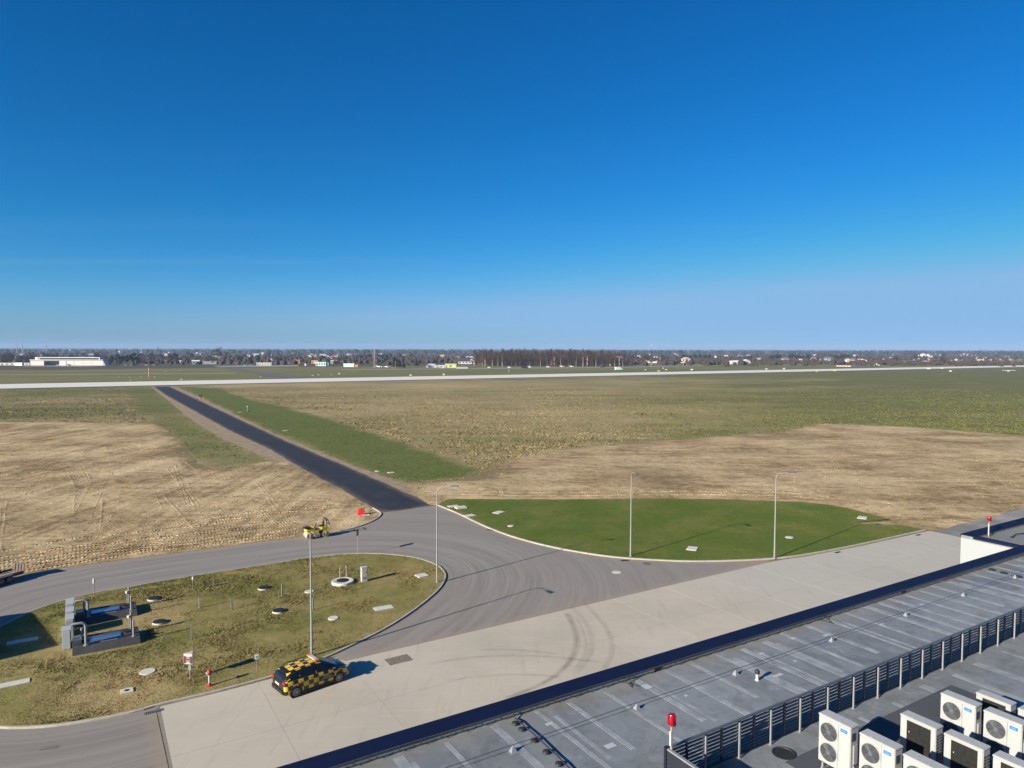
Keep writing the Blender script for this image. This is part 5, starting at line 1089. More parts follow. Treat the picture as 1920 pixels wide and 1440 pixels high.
# ================================================================== BEYOND THE RUNWAY
def FP(px, py): g = G(px, py); return g, g.y / F          # place on the ground and metres per pixel there
def face_cam(g): return math.atan2(g.y, g.x) - math.pi / 2
PC = {}
def pm(c, r=.7): 
    if c not in PC: PC[c] = paint(c, r, 0, .06, .3)
    return PC[c]
WHT = (.43, .425, .40); CREAM = (.38, .33, .25); DKROOF = (.035, .036, .042); REDROOF = (.13, .055, .038); GREYROOF = (.16, .16, .165); M_WIN = pm((.03, .035, .045), .2)
def house(px, py, w, hw, hr, wall, roof, label, rot=0.0, depth=.8, style='gable', win=3, group=None, name='house', cat='house', parts=True, floors=1):
    g, s = FP(px, py); W = w * s; Hw = hw * s; Hr = hr * s; Dp = W * depth; rz = rot * .5
    c = g + Vector((-math.sin(rz), math.cos(rz), 0)) * Dp / 2
    t = thing(name, label, cat, (c.x, c.y, 0), rz, group)
    x, y = W / 2, Dp / 2
    MB().box(-x, x, -y, y, -.2, Hw).build('wall', pm(wall), t)
    e = min(.5, W * .04)
    if style == 'gable': MB().add([(-x - e, -y - e, Hw - .1), (x + e, -y - e, Hw - .1), (x + e, y + e, Hw - .1), (-x - e, y + e, Hw - .1), (-x - e, 0, Hw + Hr), (x + e, 0, Hw + Hr)], [(0, 1, 5, 4), (2, 3, 4, 5), (1, 2, 5), (3, 0, 4), (0, 3, 2, 1)]).build('roof', pm(roof), t)
    elif style == 'front': MB().add([(-x - e, -y - e, Hw - .1), (x + e, -y - e, Hw - .1), (x + e, y + e, Hw - .1), (-x - e, y + e, Hw - .1), (0, -y - e, Hw + Hr), (0, y + e, Hw + Hr)], [(3, 0, 4, 5), (1, 2, 5, 4), (0, 3, 2, 1), (2, 3, 5)]).build('roof', pm(roof), t) and MB().add([(-x, -y - .02, Hw), (x, -y - .02, Hw), (0, -y - .02, Hw + Hr * .93)], [(0, 1, 2)]).build('gable_wall', pm(wall), t)
    elif style == 'hip': MB().add([(-x - e, -y - e, Hw - .1), (x + e, -y - e, Hw - .1), (x + e, y + e, Hw - .1), (-x - e, y + e, Hw - .1), (-x * .45, 0, Hw + Hr), (x * .45, 0, Hw + Hr)], [(0, 1, 5, 4), (2, 3, 4, 5), (1, 2, 5), (3, 0, 4), (0, 3, 2, 1)]).build('roof', pm(roof), t)
    elif style == 'arch':
        pr = [(x * math.cos(q), Hw + Hr * math.sin(q)) for q in np.linspace(0, math.pi, 10)]
        n = len(pr); MB().add([(a, -y - .1, z) for a, z in pr] + [(a, y + .1, z) for a, z in pr], [tuple(reversed(range(n)))] + [tuple(range(n, 2 * n))] + [(i, i + 1, n + i + 1, n + i) for i in range(n - 1)]).build('roof', pm(roof), t, True)
    else: MB().box(-x - e, x + e, -y - e, y + e, Hw + .002, Hw + max(.25, Hr)).build('roof', pm(roof), t)
    for fl in range(floors):
        fh = Hw / floors
        for k in range(win):
            xx = -x + W * (k + .5) / win; ww = min(1.3, W / win * .25); z0 = fh * fl + fh * .35; z1 = fh * fl + fh * .78
            MB().box(xx - ww, xx + ww, -y - .06, -y - .02, z0, z1).build('window', M_WIN, t)
    if win and W > 6: MB().box(-x + W * .08, -x + W * .08 + 1.1, -y - .05, -y - .015, 0, min(2.1, Hw * .8)).build('door', pm((.12, .09, .07)), t)
    return t
# ---- hangar and its annexe
g, s = FP(125, 685.3); t = thing('hangar', 'long white aircraft hangar with dark clerestory band and wide open dark door', 'hangar', (g.x, g.y, 0), 0); L = 136 * s
w = lambda p: (p - 125) * s
MB().box(w(57), w(82.5), 0, 11, -.2, 6.2).box(w(124), w(193), 0, 11, -.2, 6.2).box(w(82.5), w(124), 0, 11, 5.4, 6.2).box(w(82.5), w(124), 8, 11, -.2, 5.38).build('wall', pm((.46, .455, .42)), t)
MB().box(w(57) - .6, w(193) + .6, -.8, 11.6, 6.203, 6.9).build('roof', pm((.46, .455, .43)), t); MB().box(w(71), w(184), 3, 9, 6.903, 9.0).build('clerestory', pm((.035, .04, .055), .3), t); MB().box(w(70), w(185), 2.5, 9.5, 9.003, 9.6).build('clerestory_roof', pm((.64, .63, .6)), t)
for x in (71, 184): MB().box(w(x) - .4, w(x) + .4, 2.6, 3.4, 6.905, 9.002).build('clerestory_end', pm((.62, .61, .58)), t)
MB().box(w(63), w(67.5), 3, 6, 6.903, 9.6).build('roof_box', pm((.62, .6, .52)), t)
for x in (124, 140, 156, 171): MB().box(w(x) - .12, w(x) + .12, -.06, -.01, 0, 5.4).build('door_joint', pm((.25, .25, .24)), t)
MB().box(w(112), w(124) - .1, -.5, -.25, .05, 5.3).build('sliding_door', pm((.6, .6, .56)), t)
MB().add([(w(193), .02, 0), (w(197), 1, 0), (w(197), 10, 0), (w(193), 10.9, 0), (w(193), .02, 6.0), (w(193), 10.9, 6.0)], [(0, 1, 4), (1, 2, 5, 4), (2, 3, 5)]).build('lean_to', pm((.6, .6, .56)), t)
house(27, 685, 56, 3.4, 1.2, WHT, (.5, .5, .47), 'long low white shed adjoining the aircraft hangar', 0, .15, 'flat', 6, name='shed', cat='shed'); house(34.5, 685.6, 14, 5.2, .6, (.66, .65, .6), (.6, .6, .55), 'white block in front of the long low shed', 0, .4, 'flat', 0, name='store_building', cat='building')
# ---- buildings along the far side
B = [ (495,685.2,28,4.2,1.0,WHT,(.45,.45,.44),'long white low building beside the gravel yard',0,.35,'flat',6), (508,679,7,4,4,CREAM,(.5,.45,.4),'small cream house with pale gable behind the long white building',.4,.9,'front',1),
 (520,682,14,5,1.2,WHT,DKROOF,'white flat house with dark openings next to the long white building',0,.6,'flat',2), (556.5,681.5,11,5.2,2.0,(.55,.24,.06),(.3,.12,.07),'orange rendered house in shade of dark trees',.3,.9,'gable',2), (545,681.5,11,3,3,(.12,.11,.12),DKROOF,'dark barn standing against the orange house',.2,.9,'gable',0),
 (590,681.8,12,5.2,1.0,(.58,.34,.16),(.35,.2,.12),'orange flat house partly behind the mint building',0,.8,'flat',2), (601.5,686.3,19,6.4,1.0,(.42,.62,.56),(.55,.66,.62),'mint green airfield building with four windows',0,.5,'flat',4), (614,685.3,6,5,.8,(.06,.16,.28),(.1,.18,.26),'blue annexe attached to the mint building',0,.8,'flat',0),
 (625.5,682,11,6,.8,WHT,(.4,.4,.38),'white house with flat grey roof right of the mint building',0,.9,'flat',2), (607,679.5,12,3,3.5,(.3,.3,.3),(.2,.2,.2),'grey gabled house behind the mint building',.2,.9,'front',1), (654,688,20,5.8,.8,(.45,.60,.52),(.55,.64,.6),'pale mint container building with flat roof',0,.4,'flat',0), (668,688,6,4,.5,(.48,.16,.06),(.4,.14,.06),'orange container beside the pale mint building',0,.8,'flat',0), (644,682,12,4,.8,(.3,.3,.31),(.2,.2,.21),'grey shed behind the pale mint building',.1,.6,'flat',1),
 (572.5,686,3,4,.4,WHT,WHT,'tiny white kiosk standing alone at the field edge',0,1,'flat',0), (337,674.5,11,3.6,2.5,(.5,.3,.2),REDROOF,'brick red roofed house among trees behind the parked cars',.2,.8,'gable',2), (340,680,12,3.6,.5,WHT,(.5,.5,.48),'white shed among bushes behind parked cars',0,.6,'flat',1), (367,683,14,6.2,1.2,(.10,.16,.22),(.55,.57,.58),'dark blue hall with pale roof left of the great bare trees',0,.7,'flat',2), (376,682,11,6,.8,(.5,.52,.52),WHT,'pale grey hall with white roof beside the dark blue hall',0,.8,'flat',0), (393,683,26,5,.8,(.14,.16,.18),(.2,.22,.24),'long dark grey shed in front of the great bare trees',0,.4,'flat',0),
 (809,689.3,20,3.0,4.6,(.42,.43,.45),(.34,.37,.42),'pale grey arched hangar tent by the far taxiway',.2,.8,'arch',0), (827,690,13,3.4,2.0,WHT,(.5,.45,.42),'small white hall between the grey tent and the lime building',0,.6,'gable',1), (845,689.3,20,5.0,2.2,(.52,.60,.24),(.48,.58,.24),'lime green gabled hangar by the far taxiway',.1,.8,'gable',1), (872,682.5,25,5.0,6.0,WHT,DKROOF,'white house with big black gabled roof near the birch wood',-.15,.6,'gable',4), (884,682.5,10,6,4,WHT,DKROOF,'white gabled wing of the black roofed house',0,.8,'front',2), (866,691,22,2.6,.4,(.35,.37,.34),(.3,.33,.32),'low grey green shed by the far taxiway',0,.4,'flat',0),
 (829,671.5,8,5.5,1.5,(.56,.33,.14),(.3,.2,.15),'tall orange town house above the lime hangar',0,.8,'hip',2), (579,671.5,0.1,.1,.1,WHT,WHT,None), (605,667,11,2.6,.5,WHT,WHT,'long pale town block above the mint building',0,.4,'flat',3), (576,662,8,2.6,.6,(.42,.22,.2),(.3,.15,.14),'pink tower block far out in the town',0,.8,'flat',0), (613,670,6,3.2,1,WHT,GREYROOF,'white town house right of the long pale block',0,.8,'gable',1), (667,669,20,2.4,.6,(.5,.45,.38),GREYROOF,'cream row houses far across the town',0,.3,'flat',4), (652,666,10,2.2,1.2,(.5,.5,.5),GREYROOF,'grey roofed town house behind the cream row',0,.6,'gable',2),
 (1231,674.5,15,3.5,3.2,(.40,.37,.33),(.36,.36,.36),'grey roofed villa above the white sand heaps',.2,.9,'hip',3), (1287,677,15,3.6,3.6,(.5,.42,.36),(.42,.33,.30),'pinkish roofed villa above the white sand heaps',-.1,.9,'hip',3), (1342,677.5,13,2.6,4,WHT,DKROOF,'white house with steep black roof right of the pinkish villa',.3,.8,'gable',2), (1386,683,34,4.4,2.8,(.46,.47,.49),(.52,.53,.55),'broad grey and white arched hangar at the far field edge',.15,.5,'arch',0), (1401,682.5,14,4,4.5,WHT,(.5,.5,.5),'white gabled hall behind the broad arched hangar',.2,.9,'front',1), (1422,674,12,2.2,.6,WHT,(.45,.45,.44),'white flat roofed block right of the arched hangar',0,.5,'flat',3),
 (1473,677,12,3.8,2.4,WHT,GREYROOF,'white L shaped house in front of dark pines',.2,.7,'gable',2), (1501,676.3,6,3.0,.5,(.66,.65,.62),WHT,'small white cube house in front of dark pines',0,.8,'flat',1), (1527,677.5,8,4.6,3.4,WHT,GREYROOF,'white gabled house left of the double white house',.4,.9,'front',2), (1540,677,16,2.2,1.6,(.45,.4,.34),(.32,.27,.23),'low brownish row beside the white gabled house',0,.5,'gable',3), (1556,676.5,14,3.8,2.8,WHT,GREYROOF,'white double house in front of evergreen trees',.1,.7,'gable',3), (1590,678.3,5,4.2,2.6,(.6,.58,.5),GREYROOF,'narrow cream house with steep gable',.2,1,'front',1), (1617,678.4,17,3.0,2.8,(.62,.6,.54),(.4,.36,.33),'wide white bungalow with shallow roof facing the field',.1,.6,'front',2), (1597,676.5,20,2.4,1.6,(.35,.28,.25),(.25,.17,.15),'long brownish barn behind the white bungalow',0,.4,'gable',2), (1661,675.5,8,2.6,1,WHT,GREYROOF,'small white house left of the round gabled white house',0,.7,'gable',1), (1671.5,675,7,3.2,2,WHT,(.5,.5,.5),'white round gabled house right of its small neighbour',0,.9,'front',1),
 (1722,677,9,3,3.2,WHT,DKROOF,'white house with dark roof at one end of a long white wing',.4,.8,'front',1), (1731,677.5,22,1.6,2.4,WHT,DKROOF,'long low white wing with dark roof',0,.3,'gable',3), (1740,677.3,7,2.8,3,WHT,DKROOF,'white gabled end house of the long white wing',-.2,.8,'front',1), (1762,677.5,15,2.2,3.2,(.42,.33,.27),REDROOF,'house with red hipped roof right of the long white wing',.2,.8,'hip',2), (1788,677.3,10,1.4,.8,WHT,(.5,.5,.5),'low white garage right of the red roofed house',0,.6,'flat',1), (1800,675.5,9,2.2,2,WHT,GREYROOF,'white gabled house above the low white garage',.3,.9,'front',1), (1850,676,26,1.6,.8,WHT,(.5,.48,.46),'long white low wing with small gable at far right',0,.3,'flat',4), (1849,674,6,2.2,2.2,WHT,GREYROOF,'small white gable rising behind the long low wing',0,.8,'front',1), (1873,675,8,2.2,2.4,(.45,.36,.3),REDROOF,'house with bright red roof near the field edge',.1,.8,'hip',1), (1905,675.5,18,1.8,1.2,(.36,.33,.3),GREYROOF,'grey brown row of houses beyond the runway end',0,.4,'gable',3),
 (55,660,9,2,.6,WHT,WHT,'white works hall beyond the brown trees left of the chimney',0,.5,'flat',0), (83,660,5,2.4,.4,WHT,WHT,'white works block beyond the brown trees',0,.6,'flat',0), (126,660.5,12,4.2,.6,(.62,.6,.56),WHT,'large white factory block above the hangar roof',0,.6,'flat',2), (150,660.5,34,1.6,.6,(.58,.54,.46),(.45,.25,.2),'long cream factory hall with red roof above the hangar',0,.3,'gable',0), (221.5,661.5,6,2.6,1.2,WHT,WHT,'small bright white hall above the dark evergreens',0,.6,'flat',0), (277,662.3,7,3,1,WHT,WHT,'white domed hall above dark evergreens',0,.8,'arch',0), (305,661.5,26,.9,.4,WHT,(.55,.55,.55),'long thin white hall beside the brown tree',0,.3,'flat',0),]
for b in B:
    if b[7] is None: continue
    house(*b[:8], *b[8:], group='buildings beyond the runway')
# white heaps of sand / building site
m = pm((.48, .45, .38), .9)
for k, (px, w_, h_) in enumerate(((1195, 20, 4), (1213, 22, 5), (1236, 26, 4.4), (1262, 26, 3.6), (1290, 26, 3.4), (1312, 20, 2.4))):
    g, s = FP(px, 680.6); W_ = w_ * s / 2; v = []; f = []; n = 14
    for i in range(4):
        for j in range(n): a = 2 * math.pi * j / n; r = W_ * (1 - i / 3.3) * (1 + .25 * rnd.random()); v.append((r * math.cos(a), r * .6 * math.sin(a), [-.2, .45, .8, 1][i] * h_ * s * (.85 + .3 * rnd.random()) if i else -.2))
    f = [(i * n + j, i * n + (j + 1) % n, (i + 1) * n + (j + 1) % n, (i + 1) * n + j) for i in range(3) for j in range(n)] + [tuple(range(3 * n, 4 * n))]
    o = MB().add(v, f).build('sand_heap', m, None, True, 0, (g.x, g.y + W_ * .6, 0)); tag(o, 'bright pale sand heap at the edge of the field below the villas', 'sand heap', 'pale sand heaps in a row')
# storage tank
g, s = FP(1731, 671); t = thing('storage_tank', 'white rounded storage tank above the long white wing', 'tank', (g.x, g.y, 0)); MB().lathe([(7, 0), (7, 8), (5, 10.5), (1, 11.5)], 24).build('shell', pm((.48, .48, .47)), t, True); MB().lathe([(6, 0), (6, 7), (4, 9), (1, 10)], 24, (13, 2, 0)).build('shell', pm((.48, .48, .47)), t, True)

# ---- trees
def tree_mats():
    a = []
    for nm, c0, c1 in (('twig_brown', (.036, .026, .021), (.082, .057, .042)), ('twig_grey', (.065, .055, .040), (.135, .115, .083)), ('twig_red', (.044, .030, .024), (.098, .066, .050)), ('needles', (.012, .022, .012), (.030, .046, .022)), ('bark_dark', (.05, .04, .032), (.09, .075, .06)), ('bark_pale', (.22, .2, .165), (.42, .39, .33)), ('far_wood', (.012, .016, .013), (.030, .030, .022)), ('far_wood_brown', (.030, .024, .020), (.072, .054, .042))):
        m = MT(nm, .9, 0, .1); oi = m.node('ShaderNodeObjectInfo').outputs['Random']; n = m.noise(m.pos(), .12 if 'far' not in nm else .012, 4, .7); m.col(m.mix(m.math('ADD', m.math('MULTIPLY', oi, .5), m.math('MULTIPLY', n, .5)), c0, c1)); a.append(m.m)
    return a
TW_B, TW_G, TW_R, NEED, BK_D, BK_P, FARW, FARB = tree_mats()
def bare_tree(seed, h, spread, nb, nt, tw, low=.3, upright=.6):
    r = random.Random(seed); tr = MB(); cr = MB()
    lean = Vector((r.uniform(-.04, .04), r.uniform(-.04, .04), 1)); r0 = h * .012 + .06
    P = [Vector((0, 0, -.2)) + lean * (h * .92 * k / 5) + Vector((r.uniform(-1, 1), r.uniform(-1, 1), 0)) * h * .006 * k for k in range(6)]
    tr.tube(P, [r0 * (1 - k / 5.6) for k in range(6)], 5)
    def at(f): k = min(4, int(f * 5)); return P[k].lerp(P[k + 1], f * 5 - k)
    def twig(p, d, L, w):
        s = d.cross(Vector((r.uniform(-1, 1), r.uniform(-1, 1), r.uniform(-1, 1)))).normalized() * w
        cr.add([p - s, p + s, p + d * L], [(0, 1, 2)])
    for i in range(nb):
        f = low + (1 - low) * (i + r.random()) / nb; p = at(min(.99, f)); a = r.uniform(0, 2 * math.pi)
        L = h * spread * (1.15 - .75 * abs(f - .55)) * r.uniform(.6, 1.1)
        d = Vector((math.cos(a), math.sin(a), upright + r.uniform(-.2, .5))).normalized(); q = p + d * L; mid = p.lerp(q, .5) + Vector((0, 0, -.04 * L))
        (tr if L > h * .22 else cr).tube([p, mid, q], [r0 * .35, r0 * .22, .02], 3)
        for j in range(nt):
            e = p.lerp(q, r.uniform(.25, 1)); dd = (d + Vector((r.gauss(0, .6), r.gauss(0, .6), r.gauss(.15, .5)))).normalized(); twig(e, dd, L * r.uniform(.25, .6), tw * r.uniform(.6, 1.3))
    for j in range(nt * 4):
        p = at(r.uniform(.55, .99)); dd = Vector((r.gauss(0, .6), r.gauss(0, .6), 1)).normalized(); twig(p, dd, h * r.uniform(.06, .16), tw)
    return tr.mesh('trunk'), cr.mesh('crown')
def conifer(seed, h, w, n=420):
    r = random.Random(seed); tr = MB().cyl((0, 0, -.2), (0, 0, h * .95), h * .016 + .05, .03, 6); cr = MB()
    for i in range(n):
        f = r.random() ** .8; z = h * (.12 + .86 * f); rad = w * (1 - f) ** .85 * r.uniform(.35, 1.08) + .1; a = r.uniform(0, 2 * math.pi); s = h * .07 * r.uniform(.6, 1.4) * (1.2 - f * .6)
        c = Vector((rad * math.cos(a), rad * math.sin(a), z)); o = Vector((math.cos(a), math.sin(a), -.35)).normalized(); sd = Vector((-math.sin(a), math.cos(a), r.uniform(-.4, .4)))
        cr.add([c - o * s * .8 + Vector((0, 0, s * .4)), c + sd * s * .7, c + o * s, c - sd * s * .7], [(0, 1, 2), (0, 2, 3)])
    return tr.mesh('trunk'), cr.mesh('crown')
def pine(seed, h, w, n=420):
    r = random.Random(seed); tr = MB().cyl((0, 0, -.2), (0, 0, h * .9), h * .016 + .05, .05, 6); cr = MB(); cl = [(r.uniform(-.6, .6) * w, r.uniform(-.6, .6) * w, h * r.uniform(.42, .95), w * r.uniform(.35, .6)) for _ in range(9)]
    for i in range(n):
        x, y, z, q = r.choice(cl); d = Vector((r.gauss(0, 1), r.gauss(0, 1), r.gauss(0, .8))).normalized(); c = Vector((x, y, z)) + d * q * r.uniform(.6, 1); s = h * .05 * r.uniform(.6, 1.5); a = d.orthogonal().normalized(); b = d.cross(a); k = r.uniform(0, 3); a, b = a * math.cos(k) + b * math.sin(k), b * math.cos(k) - a * math.sin(k)
        cr.add([c - a * s, c + b * s * .7, c + a * s, c - b * s * .7 + d * s * .5], [(0, 1, 2), (0, 2, 3)])
    return tr.mesh('trunk'), cr.mesh('crown')
def kind(name, meshes, bark, leaf):
    out = []
    for tm, cm in meshes: tm.materials.append(bark); cm.materials.append(leaf); out.append((name, tm, cm))
    return out
K_BIRCH = kind('birch_tree', [bare_tree(100 + i, 20, .16, 22, 13, .11, .28, 1.1) for i in range(7)], BK_P, TW_R)
K_WOOD = kind('bare_tree', [bare_tree(200 + i, 19, .20, 24, 16, .13, .22, .9) for i in range(6)], BK_D, TW_B)
K_TOWN = kind('bare_tree', [bare_tree(300 + i, 11, .36, 26, 18, .11, .15, .7) for i in range(6)], BK_D, TW_B) + kind('bare_tree', [bare_tree(330 + i, 11, .34, 26, 18, .11, .15, .7) for i in range(3)], BK_D, TW_G)
K_BIG = kind('bare_tree', [bare_tree(400 + i, 24, .30, 40, 24, .13, .16, .8) for i in range(3)], BK_P, TW_G)
K_CON = kind('spruce_tree', [conifer(500 + i, 14, 3.2) for i in range(4)], BK_D, NEED)
K_PINE = kind('pine_tree', [pine(600 + i, 12, 4.2) for i in range(4)], BK_D, NEED)
def plant(k, px, py, hpx, label, group, wide=1.0, href=None, dy=0.0):
    g, s = FP(px, py); name, tm, cm = k; h = max(v.co.z for v in cm.vertices); sc = hpx * s / h
    t = thing(name, label, 'tree', (g.x, g.y + dy, 0), rnd.uniform(0, 6.28), group); t.scale = (sc * wide, sc * wide, sc)
    link('trunk', tm, t); link('crown', cm, t); return t
# great bare trees
plant(K_BIG[0], 411, 684.5, 37, 'greatest bare tree towering over the horizon left of the taxiway', 'great bare trees', 1.0); plant(K_BIG[1], 427, 684.5, 29, 'tall bare tree with pale trunk right of the greatest one', 'great bare trees', .8); plant(K_BIG[2], 443, 684.5, 24, 'slimmer bare tree standing third beside the great bare trees', 'great bare trees', .8); plant(K_BIG[1], 452, 684.3, 20, 'shortest bare tree at the end of the great group', 'great bare trees', .8); plant(K_BIG[2], 400, 684, 20, 'short bare tree left of the greatest bare tree', 'great bare trees', 1.1); plant(K_BIG[0], 385, 682, 17, 'low bare tree behind the long dark grey shed', 'great bare trees', 1.3)
plant(K_BIG[0], 297, 671, 22, 'lone tall brown tree rising over the horizon behind evergreens', None, .55); plant(K_BIG[1], 768, 690, 27, 'bare tree with dark trunk standing right of the spruce clump', None, 1.0)
for px, py, h, lab in ((740, 690.5, 23, 'tallest dark spruce of the clump by the light poles'), (749, 690.5, 17, 'middle dark spruce of the clump by the light poles'), (757, 690.8, 14, 'smallest dark spruce of the clump by the light poles'), (781, 688.5, 16, 'lone dark spruce right of the clump'), (470, 683.5, 15, 'dark spruce right of the great bare trees')): plant(K_CON[int(px) % 4], px, py, h, lab, None, 1.25)
# evergreen clumps right of the hangar
for px, py, h in ((197, 684.5, 11), (205, 684, 13), (212, 683, 18), (222, 683, 20), (230, 683, 17), (241, 683, 20), (250, 683, 22), (256, 682, 16), (262, 676, 13), (283, 675, 14), (288, 676, 13), (322, 679, 16), (329, 679, 18), (335, 678, 9), (355, 668, 8), (352, 668, 9)): plant(K_PINE[px % 4], px, py, h, 'dark evergreen among brown trees right of the hangar', 'evergreens right of the hangar', 1.1)
for i in range(70):
    px = rnd.uniform(-30, 200) if i < 42 else rnd.uniform(200, 400); py = rnd.uniform(678, 683.5); plant(rnd.choice(K_TOWN), px, py, rnd.uniform(15, 22) if px < 200 else rnd.uniform(9, 15), 'brown leafless tree in the belt behind the hangar' if px < 200 else 'brown leafless tree behind the parked cars', 'leafless trees behind hangar and cars', 1.1)
# the birch wood
for i in range(150):
    row = i % 5; px = 893 + (i // 5) * (272 / 29.) + rnd.uniform(-4, 4); py = 687.2 - row * .75; k = rnd.choice(K_BIRCH) if rnd.random() < .45 else rnd.choice(K_WOOD)
    plant(k, px, py, (32.5 - row * .7) * rnd.uniform(.74, 1.10) * (1 - .25 * max(0, (px - 1130) / 35)), 'tall leafless tree with pale trunk in the dense wood' if k[0] == 'birch_tree' else 'tall leafless dark tree in the dense wood', 'trees of the dense wood', rnd.uniform(.9, 1.3))
for i in range(60): px = rnd.uniform(1150, 1260); py = rnd.uniform(676, 681); plant(rnd.choice(K_WOOD), px, py, rnd.uniform(15, 19) * (1 - (px - 1150) / 300), 'leafless tree in the lower outlying part of the wood', 'trees in the outlying wood', 1.3)
# thicket under the trees of the wood
r_ = np.random.RandomState(5); mb = MB()
for i in range(26000):
    px = r_.uniform(889, 1168); g, s = FP(px, 687 - 5.5 * r_.rand()); h = r_.uniform(3, 13) * (1 if r_.rand() < .6 else .5); z0 = r_.uniform(0, 1) * (15 - h * .6); w_ = r_.uniform(.05, .15); a = r_.uniform(0, 3.14); lx = r_.normal(0, .8); mb.add([(g.x - w_ * math.cos(a), g.y - w_ * math.sin(a), max(0, z0)), (g.x + w_ * math.cos(a), g.y + w_ * math.sin(a), max(0, z0)), (g.x + lx, g.y, max(0, z0) + h)], [(0, 1, 2)])
o = stuff(mb.build('thicket', TW_B)); o['label'] = 'tangle of leafless thicket filling the dense wood'
# town trees
for i in range(150):
    px = rnd.uniform(460, 1930); py = rnd.uniform(671, 681) if px < 890 else rnd.uniform(668.5, 677.5)
    if 895 < px < 1160: continue
    ev = rnd.random() < (.12 if px < 1200 else .34); k = rnd.choice(K_PINE + K_CON[:1]) if ev else rnd.choice(K_TOWN)
    plant(k, px, py, rnd.uniform(5, 10) * ((py - 655) / 20), 'dark evergreen standing between houses beyond the runway' if ev else 'leafless brown tree standing between houses beyond the runway', 'evergreens between houses beyond the runway' if ev else 'leafless trees between houses beyond the runway', 1.2)
for px in list(range(1444, 1466, 5)) + list(range(1480, 1520, 6)) + list(range(1563, 1590, 6)) + list(range(1280, 1330, 8)): plant(K_PINE[px % 4], px, 676 + rnd.uniform(-2, .5), rnd.uniform(9, 13), 'dark pine in the green clumps behind the white houses', 'pines behind the white houses', 1.3)
# ---- far houses filling the town
FH = ((WHT, GREYROOF, 'small white house with grey roof far across the town'), (CREAM, REDROOF, 'small cream house with red roof far across the town'), (WHT, REDROOF, 'small white house with red roof far across the town'), ((.4, .33, .27), GREYROOF, 'small brownish house with grey roof far across the town'), ((.46, .45, .42), (.36, .36, .35), 'small bright house with pale roof far across the town'))
for i in range(100):
    px = rnd.uniform(0, 1920); py = 655.5 + rnd.choice((rnd.uniform(5.5, 10), rnd.uniform(8, 16), rnd.uniform(10, 20)))
    if 885 < px < 1170 and py > 660: continue
    g, s = FP(px, py); wl, rf, lab = rnd.choice(FH); wm = rnd.uniform(9, 16); house(px, py, wm / s, 3.6 / s, 3.0 / s, wl, rf, lab, rnd.uniform(-.8, .8), .75, rnd.choice(('gable', 'gable', 'front', 'hip')), 0, 'far houses of the town')
# ---- far woods: one mass that cannot be counted
def far_woods(name, rows, mat, seed, kind_='stuff'):
    r = np.random.RandomState(seed); mb = MB()
    for d, hgt, dens, cover in rows:
        half = d * .80; n = int(2 * half / dens)
        x = r.uniform(-half, half, n); y = d + r.uniform(-.06, .06, n) * d
        k = fbm(x * .0022, y * .0022, seed) + r.uniform(-.06, .06, n) > (1 - cover)
        for a, b in zip(x[k], y[k]):
            px = 960 + F * a / b
            if 880 < px < 1170 and b < 900: continue
            h = hgt * r.uniform(.6, 1.15); w = h * r.uniform(.45, .85); v = []; m_ = 5
            for z, q in ((0, .75), (.45, 1.0), (.8, .7)):
                for j in range(m_): t = 2 * math.pi * (j + r.uniform(-.25, .25)) / m_; v.append((a + w * q * math.cos(t), b + w * q * math.sin(t), -.2 + h * z * r.uniform(.9, 1.1)))
            v.append((a + r.uniform(-.2, .2) * w, b, h))
            f = [(i * m_ + j, i * m_ + (j + 1) % m_, (i + 1) * m_ + (j + 1) % m_, (i + 1) * m_ + j) for i in range(2) for j in range(m_)] + [(2 * m_ + j, 2 * m_ + (j + 1) % m_, 3 * m_) for j in range(m_)]
            mb.add(v, f)
    o = mb.build(name, mat); stuff(o); return o
o = far_woods('far_forest', [(d, 17 + (d > 6000) * 3.2, 12 + d * .0012, .70 if d < 3600 else .97) for d in (2900, 3300, 3800, 4400, 5000, 5600, 6300, 7000, 7600, 8100, 8500)], FARW, 5); o['label'] = 'dark blue green forest filling the horizon'
o = far_woods('town_greenery', [(d, 6.0, 6.5 + d * .001, .60) for d in (930, 985, 1040, 1100, 1180, 1280, 1400, 1550, 1700, 1900, 2100, 2350, 2600, 2900, 3200)], FARB, 9); o['label'] = 'brown leafless gardens and thickets between the far houses'
o = far_woods('town_evergreens', [(d, 10, 22, .34) for d in (1150, 1350, 1500, 1800, 2200, 2500, 3000, 3600)], FARW, 15); o['label'] = 'dark evergreen thickets between the far houses'

# ---- masts, poles, chimneys
def striped(px, py, hpx, label, r=.2, n=5, grp='red and white striped poles'):
    g, s = FP(px, py); H = hpx * s; t = thing('striped_pole', label, 'pole', (g.x, g.y, 0), 0, grp)
    for k in range(n): MB().cyl((0, 0, H * k / n - (.1 if k == 0 else 0)), (0, 0, H * (k + 1) / n), r, r, 8).build('segment', pm((.34, .10, .06)) if k % 2 == 0 else pm((.42, .41, .39)), t)
    return t, H
striped(279.5, 709, 21, 'red and white striped pole in grass beyond the runway left of the new road', .3, 7); striped(909, 689.5, 17, 'red and white striped pole at the left edge of the wood', .2)
striped(1039, 688, 20, 'red and white striped pole before the middle of the wood', .22); striped(1101, 688, 20, 'red and white striped pole before the right half of the wood', .3)
t, H_ = striped(1161, 688.5, 20, 'red and white striped mast carrying equipment at the right edge of the wood', .25); MB().box(-3, 3, -.5, .5, H_ - .6, H_ - .2).build('cross_arm', pm((.3, .3, .32)), t); MB().box(1.5, 3.5, -.6, .6, H_ - 2.6, H_ - .62).build('equipment_box', pm((.05, .06, .08)), t)
for px, h in ((1221, 7), (1281, 7)): striped(px, 687 - .6 * (px > 1250), h, 'short striped marker pole right of the wood', .35, 3)
